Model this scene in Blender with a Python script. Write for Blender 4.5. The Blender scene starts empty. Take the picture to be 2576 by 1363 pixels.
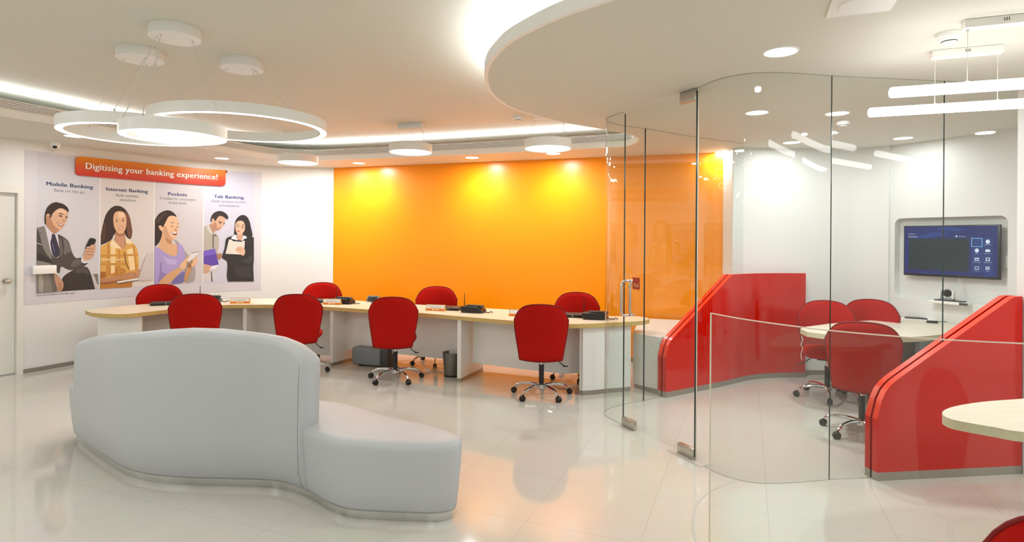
import bpy, bmesh, math, random
from mathutils import Vector, Matrix
random.seed(7)
sc = bpy.context.scene
COL = sc.collection
PI = math.pi

# ------------------------------------------------------------ camera
F = 1480.0; EYE = 1.55; ROLL = 0.007; HY = 603.0
cam = bpy.data.cameras.new('camera'); camo = bpy.data.objects.new('camera', cam); COL.objects.link(camo)
cam.sensor_width = 36.0; cam.lens = 36.0 * F / 2576.0; cam.sensor_fit = 'HORIZONTAL'
cam.shift_y = -(681.5 - HY) / 2576.0
cam.clip_start = 0.02; cam.clip_end = 100
cr, sr = math.cos(ROLL), math.sin(ROLL)
camo.matrix_world = Matrix(((cr, -sr, 0, 0), (0, 0, -1, 0), (sr, cr, 0, EYE), (0, 0, 0, 1)))
sc.camera = camo

# ------------------------------------------------------------ world, exposure
w = bpy.data.worlds.new('world'); sc.world = w; w.use_nodes = True
w.node_tree.nodes['Background'].inputs[0].default_value = (1.0, 0.97, 0.92, 1)
w.node_tree.nodes['Background'].inputs[1].default_value = 0.3
sc.view_settings.view_transform = 'Standard'; sc.view_settings.look = 'None'
sc.view_settings.exposure = 0.06; sc.view_settings.gamma = 1.0
sc.view_settings.use_curve_mapping = False
cy = sc.cycles
cy.use_denoising = True; cy.use_adaptive_sampling = True; cy.adaptive_threshold = 0.02
cy.max_bounces = 10; cy.diffuse_bounces = 5; cy.glossy_bounces = 5; cy.transmission_bounces = 6; cy.transparent_max_bounces = 24
cy.caustics_reflective = False; cy.caustics_refractive = False
cy.sample_clamp_indirect = 6.0

CEIL = 2.635; UP = 2.90; DESK = 0.72
# strengths of the room's lamps and the added fill lamps
L_DOWN = 14.0; L_COVE = 42.0; L_RING = 11.0; L_DISC = 9.0; L_TUBE = 8.5

# ------------------------------------------------------------ layout helpers
def ray(px, py):
    u = (px - 1288.0) / F; v = (HY - py) / F
    return Vector((u * cr - v * sr, 1.0, u * sr + v * cr))
def PZ(px, py, z):
    d = ray(px, py); t = (z - EYE) / d.z
    return Vector((d.x * t, t, z))
def PD(px, py, D):
    d = ray(px, py); return Vector((d.x * D, D, EYE + d.z * D))
def FL(px, py): return PZ(px, py, 0.0)
def V(*a): return Vector(a)
def cat(pts, n=8, closed=False):
    P = [Vector(p) for p in pts]; out = []; N = len(P)
    rng = range(N) if closed else range(N - 1)
    for i in rng:
        if closed: a, b, c, d = P[(i-1) % N], P[i], P[(i+1) % N], P[(i+2) % N]
        else: a, b, c, d = P[max(i-1, 0)], P[i], P[i+1], P[min(i+2, N-1)]
        for k in range(n):
            t = k / n
            out.append(0.5 * ((2*b) + (c-a)*t + (2*a-5*b+4*c-d)*t*t + (3*b-a-3*c+d)*t*t*t))
    if not closed: out.append(P[-1])
    return out
def interp(x, tab):
    if x <= tab[0][0]: return tab[0][1]
    for (a, b), (c, d) in zip(tab, tab[1:]):
        if x <= c: return b + (d-b) * (x-a) / (c-a)
    return tab[-1][1]
def n2(pts, i, closed=False):
    N = len(pts)
    a = pts[(i-1) % N] if closed else pts[max(i-1, 0)]
    b = pts[(i+1) % N] if closed else pts[min(i+1, N-1)]
    t = Vector((b[0]-a[0], b[1]-a[1]))
    if t.length < 1e-9: t = Vector((1, 0))
    t.normalize(); return Vector((t.y, -t.x))       # right-hand side of travel
def offset2(pts, d, closed=False):
    return [Vector((p[0], p[1])) + n2(pts, i, closed) * d for i, p in enumerate(pts)]
def resample(pts, step):
    P = [Vector((p[0], p[1])) for p in pts]; L = [0]
    for a, b in zip(P, P[1:]): L.append(L[-1] + (b-a).length)
    n = max(2, int(L[-1] / step)); out = []
    j = 0
    for k in range(n + 1):
        s = L[-1] * k / n
        while j < len(P) - 2 and L[j+1] < s: j += 1
        f = (s - L[j]) / max(1e-9, L[j+1] - L[j]); out.append(P[j].lerp(P[j+1], min(1, max(0, f))))
    return out
class Curve2:
    """a vertical surface standing on a plan curve; room side is `side` (+1 right of travel)"""
    def __init__(s, pts, side=1):
        s.p = [Vector((p[0], p[1])) for p in pts]; s.side = side; s.L = [0]
        for a, b in zip(s.p, s.p[1:]): s.L.append(s.L[-1] + (b-a).length)
    def hit(s, px, py):
        d = ray(px, py)
        for i, (a, b) in enumerate(zip(s.p, s.p[1:])):
            e = b - a; den = d.x * e.y - d.y * e.x
            if abs(den) < 1e-9: continue
            t = (a.x * e.y - a.y * e.x) / den
            k = (t * d.x - a.x) / e.x if abs(e.x) > abs(e.y) else (t * d.y - a.y) / e.y
            lo = -1e-6 if i > 0 else -50; hi = 1 + 1e-6 if i < len(s.p) - 2 else 50
            if t > 0 and lo <= k <= hi: return (s.L[i] + k * e.length, EYE + d.z * t)
        raise ValueError((px, py))
    def P(s, q, z, off=0.0):
        i = 0
        while i < len(s.p) - 2 and s.L[i+1] < q: i += 1
        a, b = s.p[i], s.p[i+1]; e = b - a; k = (q - s.L[i]) / e.length
        def nn(j):
            n = n2(s.p, j); return n
        kk = min(1, max(0, k))
        n = (nn(i) * (1-kk) + nn(i+1) * kk).normalized() * s.side
        v = a + e * k + n * off
        return Vector((v.x, v.y, z))

# ------------------------------------------------------------ materials
def srgb(r, g, b):
    f = lambda c: (c/12.92 if c <= .04045 else ((c+.055)/1.055)**2.4)
    return (f(r/255), f(g/255), f(b/255), 1)
MATS = {}
def mat(name, col, rough=.5, metal=0, spec=.5, emit=None, estr=0, noise=0, nscale=30, bump=0, bscale=200, coat=0, trans=0):
    if name in MATS: return MATS[name]
    m = bpy.data.materials.new(name); m.use_nodes = True; nt = m.node_tree; b = nt.nodes['Principled BSDF']
    col = col if len(col) == 4 else (*col, 1)
    b.inputs['Base Color'].default_value = col; b.inputs['Roughness'].default_value = rough
    b.inputs['Metallic'].default_value = metal; b.inputs['Specular IOR Level'].default_value = spec
    if coat: b.inputs['Coat Weight'].default_value = coat; b.inputs['Coat Roughness'].default_value = .05
    if emit is not None:
        b.inputs['Emission Color'].default_value = (*emit[:3], 1); b.inputs['Emission Strength'].default_value = estr
    if noise or bump:
        tc = nt.nodes.new('ShaderNodeNewGeometry'); n = nt.nodes.new('ShaderNodeTexNoise')
        n.inputs['Scale'].default_value = nscale; n.inputs['Detail'].default_value = 4
        nt.links.new(tc.outputs['Position'], n.inputs['Vector'])
        if noise:
            r = nt.nodes.new('ShaderNodeMixRGB'); r.blend_type = 'MIX'
            r.inputs[1].default_value = tuple(c*(1-noise) for c in col[:3]) + (1,)
            r.inputs[2].default_value = tuple(min(1, c*(1+noise)) for c in col[:3]) + (1,)
            nt.links.new(n.outputs['Fac'], r.inputs[0]); nt.links.new(r.outputs[0], b.inputs['Base Color'])
        if bump:
            n3 = nt.nodes.new('ShaderNodeTexNoise'); n3.inputs['Scale'].default_value = bscale; n3.inputs['Detail'].default_value = 3
            nt.links.new(tc.outputs['Position'], n3.inputs['Vector'])
            bp = nt.nodes.new('ShaderNodeBump'); bp.inputs['Strength'].default_value = bump; bp.inputs['Distance'].default_value = .002
            nt.links.new(n3.outputs['Fac'], bp.inputs['Height']); nt.links.new(bp.outputs[0], b.inputs['Normal'])
    MATS[name] = m; return m
def floor_mat():
    m = bpy.data.materials.new('polished floor tile'); m.use_nodes = True; nt = m.node_tree; b = nt.nodes['Principled BSDF']
    g = nt.nodes.new('ShaderNodeNewGeometry'); mp = nt.nodes.new('ShaderNodeVectorMath'); mp.operation = 'SUBTRACT'
    o = FL(458.3, 1281.3); mp.inputs[1].default_value = (o.x, o.y, 0); nt.links.new(g.outputs['Position'], mp.inputs[0])
    rt = nt.nodes.new('ShaderNodeVectorRotate'); rt.rotation_type = 'Z_AXIS'; rt.inputs['Angle'].default_value = math.radians(21.8)
    nt.links.new(mp.outputs[0], rt.inputs['Vector'])
    br = nt.nodes.new('ShaderNodeTexBrick'); br.offset = 0; br.squash = 1
    br.inputs['Scale'].default_value = 1; br.inputs['Brick Width'].default_value = .62; br.inputs['Row Height'].default_value = .62
    br.inputs['Mortar Size'].default_value = .0012; br.inputs['Mortar Smooth'].default_value = .3; br.inputs['Bias'].default_value = 0
    br.inputs['Color1'].default_value = srgb(213, 209, 199); br.inputs['Color2'].default_value = srgb(210, 206, 196); br.inputs['Mortar'].default_value = srgb(178, 170, 154)
    nt.links.new(rt.outputs[0], br.inputs['Vector'])
    n = nt.nodes.new('ShaderNodeTexNoise'); n.inputs['Scale'].default_value = 1.7; n.inputs['Detail'].default_value = 5
    nt.links.new(g.outputs['Position'], n.inputs['Vector'])
    mx = nt.nodes.new('ShaderNodeMixRGB'); mx.blend_type = 'MULTIPLY'; mx.inputs[0].default_value = .12
    nt.links.new(br.outputs['Color'], mx.inputs[1]); nt.links.new(n.outputs['Color'], mx.inputs[2]); nt.links.new(mx.outputs[0], b.inputs['Base Color'])
    b.inputs['Roughness'].default_value = .07; b.inputs['Specular IOR Level'].default_value = .6
    return m
def glass_mat():
    m = bpy.data.materials.new('clear glass'); m.use_nodes = True; nt = m.node_tree; nt.nodes.clear()
    out = nt.nodes.new('ShaderNodeOutputMaterial'); mx = nt.nodes.new('ShaderNodeMixShader')
    tr = nt.nodes.new('ShaderNodeBsdfTransparent'); tr.inputs[0].default_value = (.968, .987, .978, 1)
    gl = nt.nodes.new('ShaderNodeBsdfGlossy'); gl.inputs['Roughness'].default_value = 0.0
    lw = nt.nodes.new('ShaderNodeFresnel'); lw.inputs['IOR'].default_value = 1.5
    g = nt.nodes.new('ShaderNodeNewGeometry'); m1 = nt.nodes.new('ShaderNodeMath'); m1.operation = 'SUBTRACT'; m1.inputs[0].default_value = 1
    nt.links.new(g.outputs['Backfacing'], m1.inputs[1])
    m2 = nt.nodes.new('ShaderNodeMath'); m2.operation = 'MULTIPLY'; nt.links.new(lw.outputs[0], m2.inputs[0]); nt.links.new(m1.outputs[0], m2.inputs[1])
    m3 = nt.nodes.new('ShaderNodeMath'); m3.operation = 'MULTIPLY'; m3.inputs[1].default_value = 1.15; m3.use_clamp = True; nt.links.new(m2.outputs[0], m3.inputs[0])
    nt.links.new(m3.outputs[0], mx.inputs[0]); nt.links.new(tr.outputs[0], mx.inputs[1]); nt.links.new(gl.outputs[0], mx.inputs[2])
    nt.links.new(mx.outputs[0], out.inputs['Surface'])
    return m
def wood_mat(name, c1, c2, rough=.35, scale=6):
    m = bpy.data.materials.new(name); m.use_nodes = True; nt = m.node_tree; b = nt.nodes['Principled BSDF']
    g = nt.nodes.new('ShaderNodeNewGeometry'); mp = nt.nodes.new('ShaderNodeMapping'); mp.inputs['Scale'].default_value = (1, 14, 14)
    n = nt.nodes.new('ShaderNodeTexNoise'); n.inputs['Scale'].default_value = scale; n.inputs['Detail'].default_value = 5
    r = nt.nodes.new('ShaderNodeValToRGB'); r.color_ramp.elements[0].color = c1; r.color_ramp.elements[1].color = c2
    r.color_ramp.elements[0].position = .35; r.color_ramp.elements[1].position = .65
    nt.links.new(g.outputs['Position'], mp.inputs[0]); nt.links.new(mp.outputs[0], n.inputs['Vector']); nt.links.new(n.outputs['Fac'], r.inputs[0]); nt.links.new(r.outputs[0], b.inputs['Base Color'])
    b.inputs['Roughness'].default_value = rough
    return m
def banner_mat(z0, z1):
    m = bpy.data.materials.new('printed banner'); m.use_nodes = True; nt = m.node_tree; b = nt.nodes['Principled BSDF']
    g = nt.nodes.new('ShaderNodeNewGeometry'); s = nt.nodes.new('ShaderNodeSeparateXYZ'); mr = nt.nodes.new('ShaderNodeMapRange')
    mr.inputs['From Min'].default_value = z0; mr.inputs['From Max'].default_value = z1
    r = nt.nodes.new('ShaderNodeValToRGB'); e = r.color_ramp.elements
    e[0].color = srgb(196, 44, 24); e[1].color = srgb(222, 130, 0); e[0].position = .1; e[1].position = .95
    x = r.color_ramp.elements.new(.5); x.color = srgb(206, 84, 26)
    nt.links.new(g.outputs['Position'], s.inputs[0]); nt.links.new(s.outputs['Z'], mr.inputs['Value']); nt.links.new(mr.outputs[0], r.inputs[0]); nt.links.new(r.outputs[0], b.inputs['Base Color'])
    b.inputs['Roughness'].default_value = .4
    return m
WALL = mat('white wall paint', srgb(234, 234, 231), .45, noise=.01, nscale=3)
CEILM = mat('ceiling paint', srgb(219, 217, 206), .7, noise=.01, nscale=2)
ORANGE = mat('orange lacquer', (1.0, .32, .0), .32, noise=.015, nscale=2)
FLOOR = floor_mat(); GLASS = glass_mat()
GEDGE = mat('glass edge', srgb(22, 48, 46), .15, spec=.6)
GSEAL = mat('glass seal', srgb(158, 156, 142), .5, noise=.02)
GEDGEL = mat('pale glass edge', srgb(226, 214, 196), .25)
SKIRT = mat('brushed grey skirting', srgb(165, 160, 150), .3, metal=.6, noise=.03, nscale=60)
STEEL = mat('polished steel', srgb(215, 215, 215), .16, metal=1, noise=.02, nscale=50)
SATIN = mat('satin steel', srgb(200, 195, 185), .32, metal=1, noise=.03, nscale=80)
CHROME = mat('chrome', srgb(225, 225, 228), .06, metal=1, noise=.01, nscale=50)
LEATHER = mat('pale grey leather', srgb(186, 189, 193), .42, noise=.015, nscale=8, bump=.25, bscale=350)
SEAM = mat('seam thread', srgb(150, 150, 150), .7, noise=.03)
RED = mat('red fabric', srgb(168, 14, 5), .85, spec=.15, noise=.05, nscale=120, bump=.3, bscale=700)
REDP = mat('dark red piping', srgb(120, 10, 6), .8, noise=.05, nscale=90)
REDL = mat('red laminate', srgb(198, 20, 6), .12, noise=.02, nscale=6)
REDE = mat('bright red edge', srgb(238, 60, 30), .25, noise=.02)
GROOVE = mat('dark groove', srgb(90, 12, 6), .6, noise=.02)
BLACK = mat('black plastic', srgb(22, 20, 20), .35, noise=.05)
DKGREY = mat('dark grey plastic', srgb(62, 60, 58), .4, noise=.05)
GREY = mat('grey metal', srgb(120, 126, 130), .4, noise=.03)
MESHM = mat('mesh steel', srgb(130, 128, 122), .35, metal=.8, noise=.3, nscale=500)
LAMW = mat('white laminate', srgb(232, 230, 226), .3, noise=.01, nscale=4)
LAMG = mat('grey-white laminate', srgb(214, 212, 206), .4, noise=.01, nscale=4)
TOPW = wood_mat('pale maple top', srgb(238, 222, 198), srgb(230, 211, 184))
EDGEW = wood_mat('yellow wood edge', srgb(206, 178, 112), srgb(196, 166, 98), .5)
TOPC = wood_mat('cream ash top', srgb(232, 224, 206), srgb(224, 214, 194))
EDGEC = wood_mat('cream ash edge', srgb(214, 204, 174), srgb(204, 193, 160), .5)
FIX = mat('white fixture enamel', srgb(246, 245, 242), .4, noise=.01)
WIRE = mat('suspension wire', srgb(222, 219, 212), .5, noise=.02)
DOORM = mat('white door paint', srgb(234, 232, 224), .35, noise=.01, nscale=3)
def emis(name, col, s): return mat(name, (.9, .9, .9), .6, emit=col, estr=s, noise=.001)
E_DOWN = emis('downlight lens', (1, .98, .94), L_DOWN)
E_RING = emis('ring diffuser', (1, .96, .9), L_RING)
E_DISC = emis('disc diffuser', (1, .97, .92), L_DISC)
E_TUBE = emis('tube diffuser', (1, .99, .97), L_TUBE)
E_COVE = emis('led strip', (.94, .985, 1), L_COVE)

# ------------------------------------------------------------ mesh builder
class MB:
    def __init__(s): s.v = []; s.f = []; s.m = []
    def add(s, vs, fs, mi=0):
        o = len(s.v); s.v += [Vector(v) for v in vs]; s.f += [tuple(i+o for i in f) for f in fs]; s.m += [mi]*len(fs); return s
    def box(s, c, d, rz=0, mi=0, M=None):
        x, y, z = d[0]/2, d[1]/2, d[2]/2; R_ = Matrix.Rotation(rz, 3, 'Z') if M is None else M
        vs = [Vector(c) + R_ @ Vector((a*x, b*y, e*z)) for a in (-1, 1) for b in (-1, 1) for e in (-1, 1)]
        return s.add(vs, [(0,1,3,2),(4,6,7,5),(0,4,5,1),(2,3,7,6),(0,2,6,4),(1,5,7,3)], mi)
    def rbox(s, c, d, r=.01, rz=0, mi=0, seg=2, M=None):
        bm = bmesh.new(); bmesh.ops.create_cube(bm, size=1)
        for v in bm.verts: v.co = Vector((v.co.x*d[0], v.co.y*d[1], v.co.z*d[2]))
        bmesh.ops.bevel(bm, geom=bm.edges[:], offset=min(r, min(d)*.49), segments=seg, affect='EDGES', profile=.5)
        R_ = Matrix.Rotation(rz, 3, 'Z') if M is None else M
        bm.verts.index_update()
        s.add([Vector(c) + R_ @ v.co for v in bm.verts], [[v.index for v in f.verts] for f in bm.faces], mi); bm.free(); return s
    def loft(s, loops, mi=0, cap=True, closed=True):
        n = len(loops[0]); vs = [v for l in loops for v in l]; fs = []
        for i in range(len(loops)-1):
            for j in range(n if closed else n-1):
                k = (j+1) % n; fs.append((i*n+j, i*n+k, (i+1)*n+k, (i+1)*n+j))
        if cap and closed: fs.append(tuple(range(n))[::-1]); fs.append(tuple((len(loops)-1)*n + j for j in range(n)))
        return s.add(vs, fs, mi)
    def cyl(s, a, b, r0, r1=None, n=16, mi=0, cap=True):
        a, b = Vector(a), Vector(b); r1 = r0 if r1 is None else r1; d = (b-a).normalized()
        u = d.orthogonal().normalized(); w_ = d.cross(u)
        L = [[p + (u*math.cos(t) + w_*math.sin(t))*r for t in [2*PI*k/n for k in range(n)]] for p, r in ((a, r0), (b, r1))]
        return s.loft(L, mi, cap)
    def tube(s, pts, r, n=8, mi=0, closed=False):
        P = [Vector(p) for p in pts]; N = len(P); loops = []; u = None
        rr = r if isinstance(r, (list, tuple)) else [r]*N
        for i, p in enumerate(P):
            d = (P[(i+1) % N] - P[(i-1) % N]) if closed else (P[min(i+1, N-1)] - P[max(i-1, 0)])
            d.normalize()
            if u is None: u = d.orthogonal().normalized()
            u = (u - d*u.dot(d)).normalized(); w_ = d.cross(u)
            loops.append([p + (u*math.cos(t) + w_*math.sin(t))*rr[i] for t in [2*PI*k/n for k in range(n)]])
        if closed: loops.append(loops[0])
        return s.loft(loops, mi, not closed)
    def lathe(s, c, prof, n=24, mi=0, cap=True):
        L = [[Vector((c[0] + r*math.cos(2*PI*k/n), c[1] + r*math.sin(2*PI*k/n), c[2] + z)) for k in range(n)] for r, z in prof]
        return s.loft(L, mi, cap)
    def prism(s, out, z0, z1, mi=0, mtop=None, mside=None):
        n = len(out); s.add([(p[0], p[1], z0) for p in out] + [(p[0], p[1], z1) for p in out],
              [(i, (i+1) % n, (i+1) % n + n, i+n) for i in range(n)], mi if mside is None else mside)
        s.add([(p[0], p[1], z1) for p in out], [tuple(range(n))], mi if mtop is None else mtop)
        s.add([(p[0], p[1], z0) for p in out], [tuple(range(n))[::-1]], mi)
        return s
    def strip(s, path, z0, z1, mi=0):
        n = len(path)
        f0 = z0 if callable(z0) else (lambda i: z0); f1 = z1 if callable(z1) else (lambda i: z1)
        return s.add([(p[0], p[1], f0(i)) for i, p in enumerate(path)] + [(p[0], p[1], f1(i)) for i, p in enumerate(path)],
                     [(i, i+1, i+1+n, i+n) for i in range(n-1)], mi)
    def slab(s, path, th, z0, z1, mi=0, mtop=None, mend=None):
        """upright curved slab, centred on path"""
        n = len(path); A = offset2(path, -th/2); B = offset2(path, th/2)
        f0 = z0 if callable(z0) else (lambda i: z0); f1 = z1 if callable(z1) else (lambda i: z1)
        vs = []
        for i in range(n): vs += [(A[i].x, A[i].y, f0(i)), (B[i].x, B[i].y, f0(i)), (B[i].x, B[i].y, f1(i)), (A[i].x, A[i].y, f1(i))]
        side, top = [], []
        for i in range(n-1):
            a, b = 4*i, 4*i+4
            side += [(a, b, b+1, a+1), (a+1, b+1, b+2, a+2), (a+3, b+3, b, a)]; top.append((a+2, b+2, b+3, a+3))
        o = len(s.v); s.add(vs, side, mi); s.f += [tuple(k+o for k in f) for f in top]; s.m += [mi if mtop is None else mtop]*len(top)
        e = [(0, 1, 2, 3), (4*n-1, 4*n-2, 4*n-3, 4*n-4)]
        s.f += [tuple(k+o for k in f) for f in e]; s.m += [mi if mend is None else mend]*2
        return s
    def build(s, name, mats, parent=None, smooth=True, ang=35, sub=0, origin=None, recalc=True):
        mats = mats if isinstance(mats, (list, tuple)) else [mats]
        if parent is not None and parent.type == 'EMPTY' and parent.get('_w'): off = Vector(parent['_w'])
        elif parent is not None and parent.get('_w'): off = Vector(parent['_w'])
        elif parent is None:
            if origin is None:
                xs = [v.x for v in s.v]; ys = [v.y for v in s.v]; zs = [v.z for v in s.v]
                origin = Vector(((min(xs)+max(xs))/2, (min(ys)+max(ys))/2, min(zs)))
            off = Vector(origin)
        else: off = Vector((0, 0, 0))
        me = bpy.data.meshes.new(name); me.from_pydata([tuple(v-off) for v in s.v], [], s.f)
        for m in mats: me.materials.append(m)
        me.polygons.foreach_set('material_index', s.m); me.update()
        if recalc:
            bm = bmesh.new(); bm.from_mesh(me); bmesh.ops.remove_doubles(bm, verts=bm.verts, dist=1e-5)
            bmesh.ops.recalc_face_normals(bm, faces=bm.faces); bm.to_mesh(me); bm.free()
        if smooth: me.shade_smooth(); me.set_sharp_from_angle(angle=math.radians(ang))
        o = bpy.data.objects.new(name, me); COL.objects.link(o)
        if parent is None: o.location = off; WOFF[o.name] = off
        else:
            o.parent = parent
        if sub:
            md = o.modifiers.new('smooth', 'SUBSURF'); md.levels = md.render_levels = sub
        return o
WOFF = {}
def tag(o, label, category, group=None):
    o['label'] = label; o['category'] = category
    if group: o['group'] = group
    return o
def structure(o, label=None):
    o['kind'] = 'structure'
    if label: o['label'] = label
    return o
def empty(name, loc=(0, 0, 0), rz=0, world=False):
    """world=True: parts are written in world coordinates and moved under the empty"""
    o = bpy.data.objects.new(name, None); COL.objects.link(o); o.location = loc; o.rotation_euler = (0, 0, rz); o.empty_display_size = .1
    if world: o['_w'] = tuple(loc)
    return o
def copy_tree(o, parent=None):
    c = o.copy(); COL.objects.link(c)
    if parent is not None: c.parent = parent
    for ch in list(o.children): copy_tree(ch, c)
    return c

# ------------------------------------------------------------ plan of the room
wl = cat([(-5.53,6.64),(-5.43,6.85),(-5.27,7.20),(-5.02,7.62),(-4.70,8.05),(-4.28,8.47),(-3.82,8.78),(-3.3,8.98),(-2.75,9.05)], 8)
WL = Curve2(wl, 1)                                     # mural wall
OA, OB = V(-2.75, 9.05), V(2.57, 7.17)
WO = Curve2([OA, OB], 1)
td = V(.452, -.892)
T0 = V(4.32, 6.50)
TC = V(4.14, 6.86)
tvw = [V(4.02, 6.86)] + [V(4.32, 6.50) + td*t for t in (-.28,)]
T1 = V(4.32, 6.50) + td*3.2
WT = Curve2([V(4.32, 6.50) - td*.25, T1], 1)
H0, H1 = 0.0, 2.95

def wall(name, path, m, z0=0, z1=H1, closed=False):
    mb = MB(); mb.slab([Vector((p[0], p[1])) for p in offset2(path, -.05)], .1, z0, z1)
    return structure(mb.build(name, m))
wall('wall_mural', wl, WALL)
wall('wall_orange', [OA, OB], ORANGE)
wall('wall_return', [V(2.57, 7.17), V(2.57, 6.865)], WALL)
corner = [V(2.575, 6.86), V(3.0, 6.86), V(3.8, 6.86)] + [p for p in cat([(3.95, 6.85), (4.08, 6.79), (4.17, 6.70), (4.23, 6.61)], 4)]
wall('wall_back', corner, WALL)
DWD = V(-5.53, 6.64)
door_dir = V(-.52, -.854)
DWE = DWD + door_dir * 3.0
wall('wall_left', [V(-7.09, -4.6), DWE, DWD + door_dir*1.02], WALL)
wall('wall_door_header', [DWD + door_dir*1.02, DWD], WALL, 2.12, H1)
wall('wall_right', [T1, V(5.77, -4.6)], WALL)
wall('wall_rear', [V(5.8, -4.5), V(-7.2, -4.5)], WALL)

# wall behind the screen, with its rounded niche
def rrect(u0, u1, z0, z1, r, n=8):
    out = []
    for (cx, cz, a0) in ((u1-r, z0+r, -PI/2), (u1-r, z1-r, 0), (u0+r, z1-r, PI/2), (u0+r, z0+r, PI)):
        for k in range(n+1):
            a = a0 + PI/2*k/n; out.append((cx + r*math.cos(a), cz + r*math.sin(a)))
    return out
nl, nt_ = WT.hit(2251, 549); nr, nt2 = WT.hit(2536, 542); _, nb = WT.hit(2300, 752)
NU0, NU1, NZ1, NZ0 = nl, nr, (nt_ + nt2)/2, nb
hole = rrect(NU0, NU1, NZ0, NZ1, .07)
SEAMU = WT.hit(2562, 600)[0]
def plate_with_hole(outer, inner):
    bm = bmesh.new()
    def loop(pts):
        vs = [bm.verts.new((p[0], p[1], 0)) for p in pts]
        for i in range(len(vs)): bm.edges.new((vs[i], vs[(i+1) % len(vs)]))
    loop(outer); loop(inner)
    bmesh.ops.triangle_fill(bm, use_beauty=True, edges=bm.edges[:])
    bm.verts.index_update()
    r = ([v.co.copy() for v in bm.verts], [[v.index for v in f.verts] for f in bm.faces]); bm.free(); return r
vs, fs = plate_with_hole([(0, 0), (SEAMU-.002, 0), (SEAMU-.002, H1), (0, H1)], hole)
mb = MB(); mb.add([WT.P(v.x, v.y) for v in vs], fs)
ND = -.10
mb.add([WT.P(u, z) for u, z in hole] + [WT.P(u, z, ND) for u, z in hole], [(i, (i+1) % len(hole), (i+1) % len(hole)+len(hole), i+len(hole)) for i in range(len(hole))])
mb.add([WT.P(u, z, ND) for u, z in hole], [tuple(range(len(hole)))])
structure(mb.build('wall_screen', WALL, recalc=False))
mb = MB(); mb.slab([WT.P(u, 0, -.055).xy for u in (SEAMU+.002, WT.L[-1])], .1, 0, H1); structure(mb.build('wall_screen_end', WALL))

mb = MB(); mb.box((-.7, 2.5, -.05), (13.4, 15, .1)); structure(mb.build('floor', FLOOR, smooth=False))

# skirting
def skirting(name, path, h=.045):
    mb = MB(); mb.slab(offset2(path, .006), .012, 0, h); return structure(mb.build(name, SKIRT))
skirting('baseboard_mural', [p for p in wl])
skirting('baseboard_orange', [OA, OB])
skirting('baseboard_back', corner, .055)

# ------------------------------------------------------------ ceiling
rim_perim = [FL(0, 0)] 
def CP(px, py): p = PZ(px, py, CEIL); return V(p.x, p.y)
per = [V(-5.35, -3.2), V(-5.35, 0), V(-5.25, 2.5), V(-4.95, 4.2), CP(0, 288.7), CP(151, 314), CP(330, 345), CP(560, 381), CP(690, 400), CP(787, 404), CP(1090, 392), CP(1521, 370.8)]
per_c = cat(per[:10], 8) + [p for p in cat([per[9], per[10], per[11]], 8)[1:]]
endc = cat([CP(1521, 370.8), CP(1572, 367.5), CP(1598, 359), CP(1604.5, 350), CP(1592, 341), CP(1560, 333), CP(1522, 325.6)], 8)[1:]
disc = cat([CP(1522, 325.6), CP(1412, 307), CP(1340, 289.4), CP(1287, 272), CP(1250, 249.5), CP(1227, 224.5), CP(1219.2, 189.6), CP(1227.5, 160), CP(1247.5, 134.7), CP(1280, 105), CP(1350, 67), CP(1424.6, 35), CP(1524, 1), V(.85, 2.22), V(1.35, 1.55), V(1.6, .6), V(1.5, -1.2), V(1.2, -3.2)], 8)[1:]
holec = per_c + endc + disc
outer = [(-7.3, -4.9), (6.2, -4.9), (6.2, 9.4), (-7.3, 9.4)]
vs, fs = plate_with_hole(outer, holec)
mb = MB(); mb.add([(v.x, v.y, CEIL) for v in vs], fs); structure(mb.build('ceiling', CEILM, smooth=False))
mb = MB(); mb.box((-.55, 2.25, UP+.05), (13.5, 14.3, .1)); structure(mb.build('ceiling_upper', CEILM, smooth=False))
RIM = 2.785; RIM2 = 2.705
# rims (white fascia standing on the soffit edge)
def fascia(name, path, zt):
    mb = MB(); mb.slab(offset2(path, -.010), .024, CEIL-.002, zt); return structure(mb.build(name, FIX))
# travel runs with the opening on the right-hand side for the perimeter
pe = per_c + endc[:12]
fascia('trim_1', pe, 2.70)
fascia('trim_2', [endc[11]] + endc[12:] + disc, RIM2)
mb = MB(); gp = resample(pe, .12); mb.slab(offset2(gp, -.02), .02, 2.70, RIM, mi=1)
for k in range(6):
    z = 2.703 + k*.0148; mb.slab(offset2(gp, -.005), .013, z, z+.0085, mi=0)
g = mb.build('air_grille', [FIX, mat('grille shadow gap', srgb(150, 150, 148), .7, noise=.02)], smooth=False)
tag(g, 'long white slatted air grille running along the stepped ceiling edge', 'air grille')
mb = MB(); lp = offset2(pe, -.09); mb.slab(lp, .16, RIM-.02, RIM-.008); structure(mb.build('trim_3', FIX))
dp = endc[12:] + disc
mb = MB(); mb.slab(offset2(dp, -.09), .16, RIM2-.02, RIM2-.008); structure(mb.build('trim_4', FIX))
def ribbon(name, path, wdt, z, label):
    A = offset2(path, -wdt/2); B = offset2(path, wdt/2); n = len(path)
    mb = MB(); mb.add([(p.x, p.y, z) for p in A] + [(p.x, p.y, z) for p in B], [(i, i+n, i+1+n, i+1) for i in range(n-1)])
    o = mb.build(name, E_COVE, smooth=False, recalc=False); tag(o, label, 'led strip', 'hidden ceiling light strips'); return o
ribbon('led_strip', offset2(resample(pe, .3), -.07), .03, RIM+.0, 'hidden light strip above the slatted grille along the walls')
ribbon('led_strip', offset2(resample(dp, .3), -.07), .03, RIM2+.0, 'hidden light strip behind the rounded dropped ceiling edge')

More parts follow.
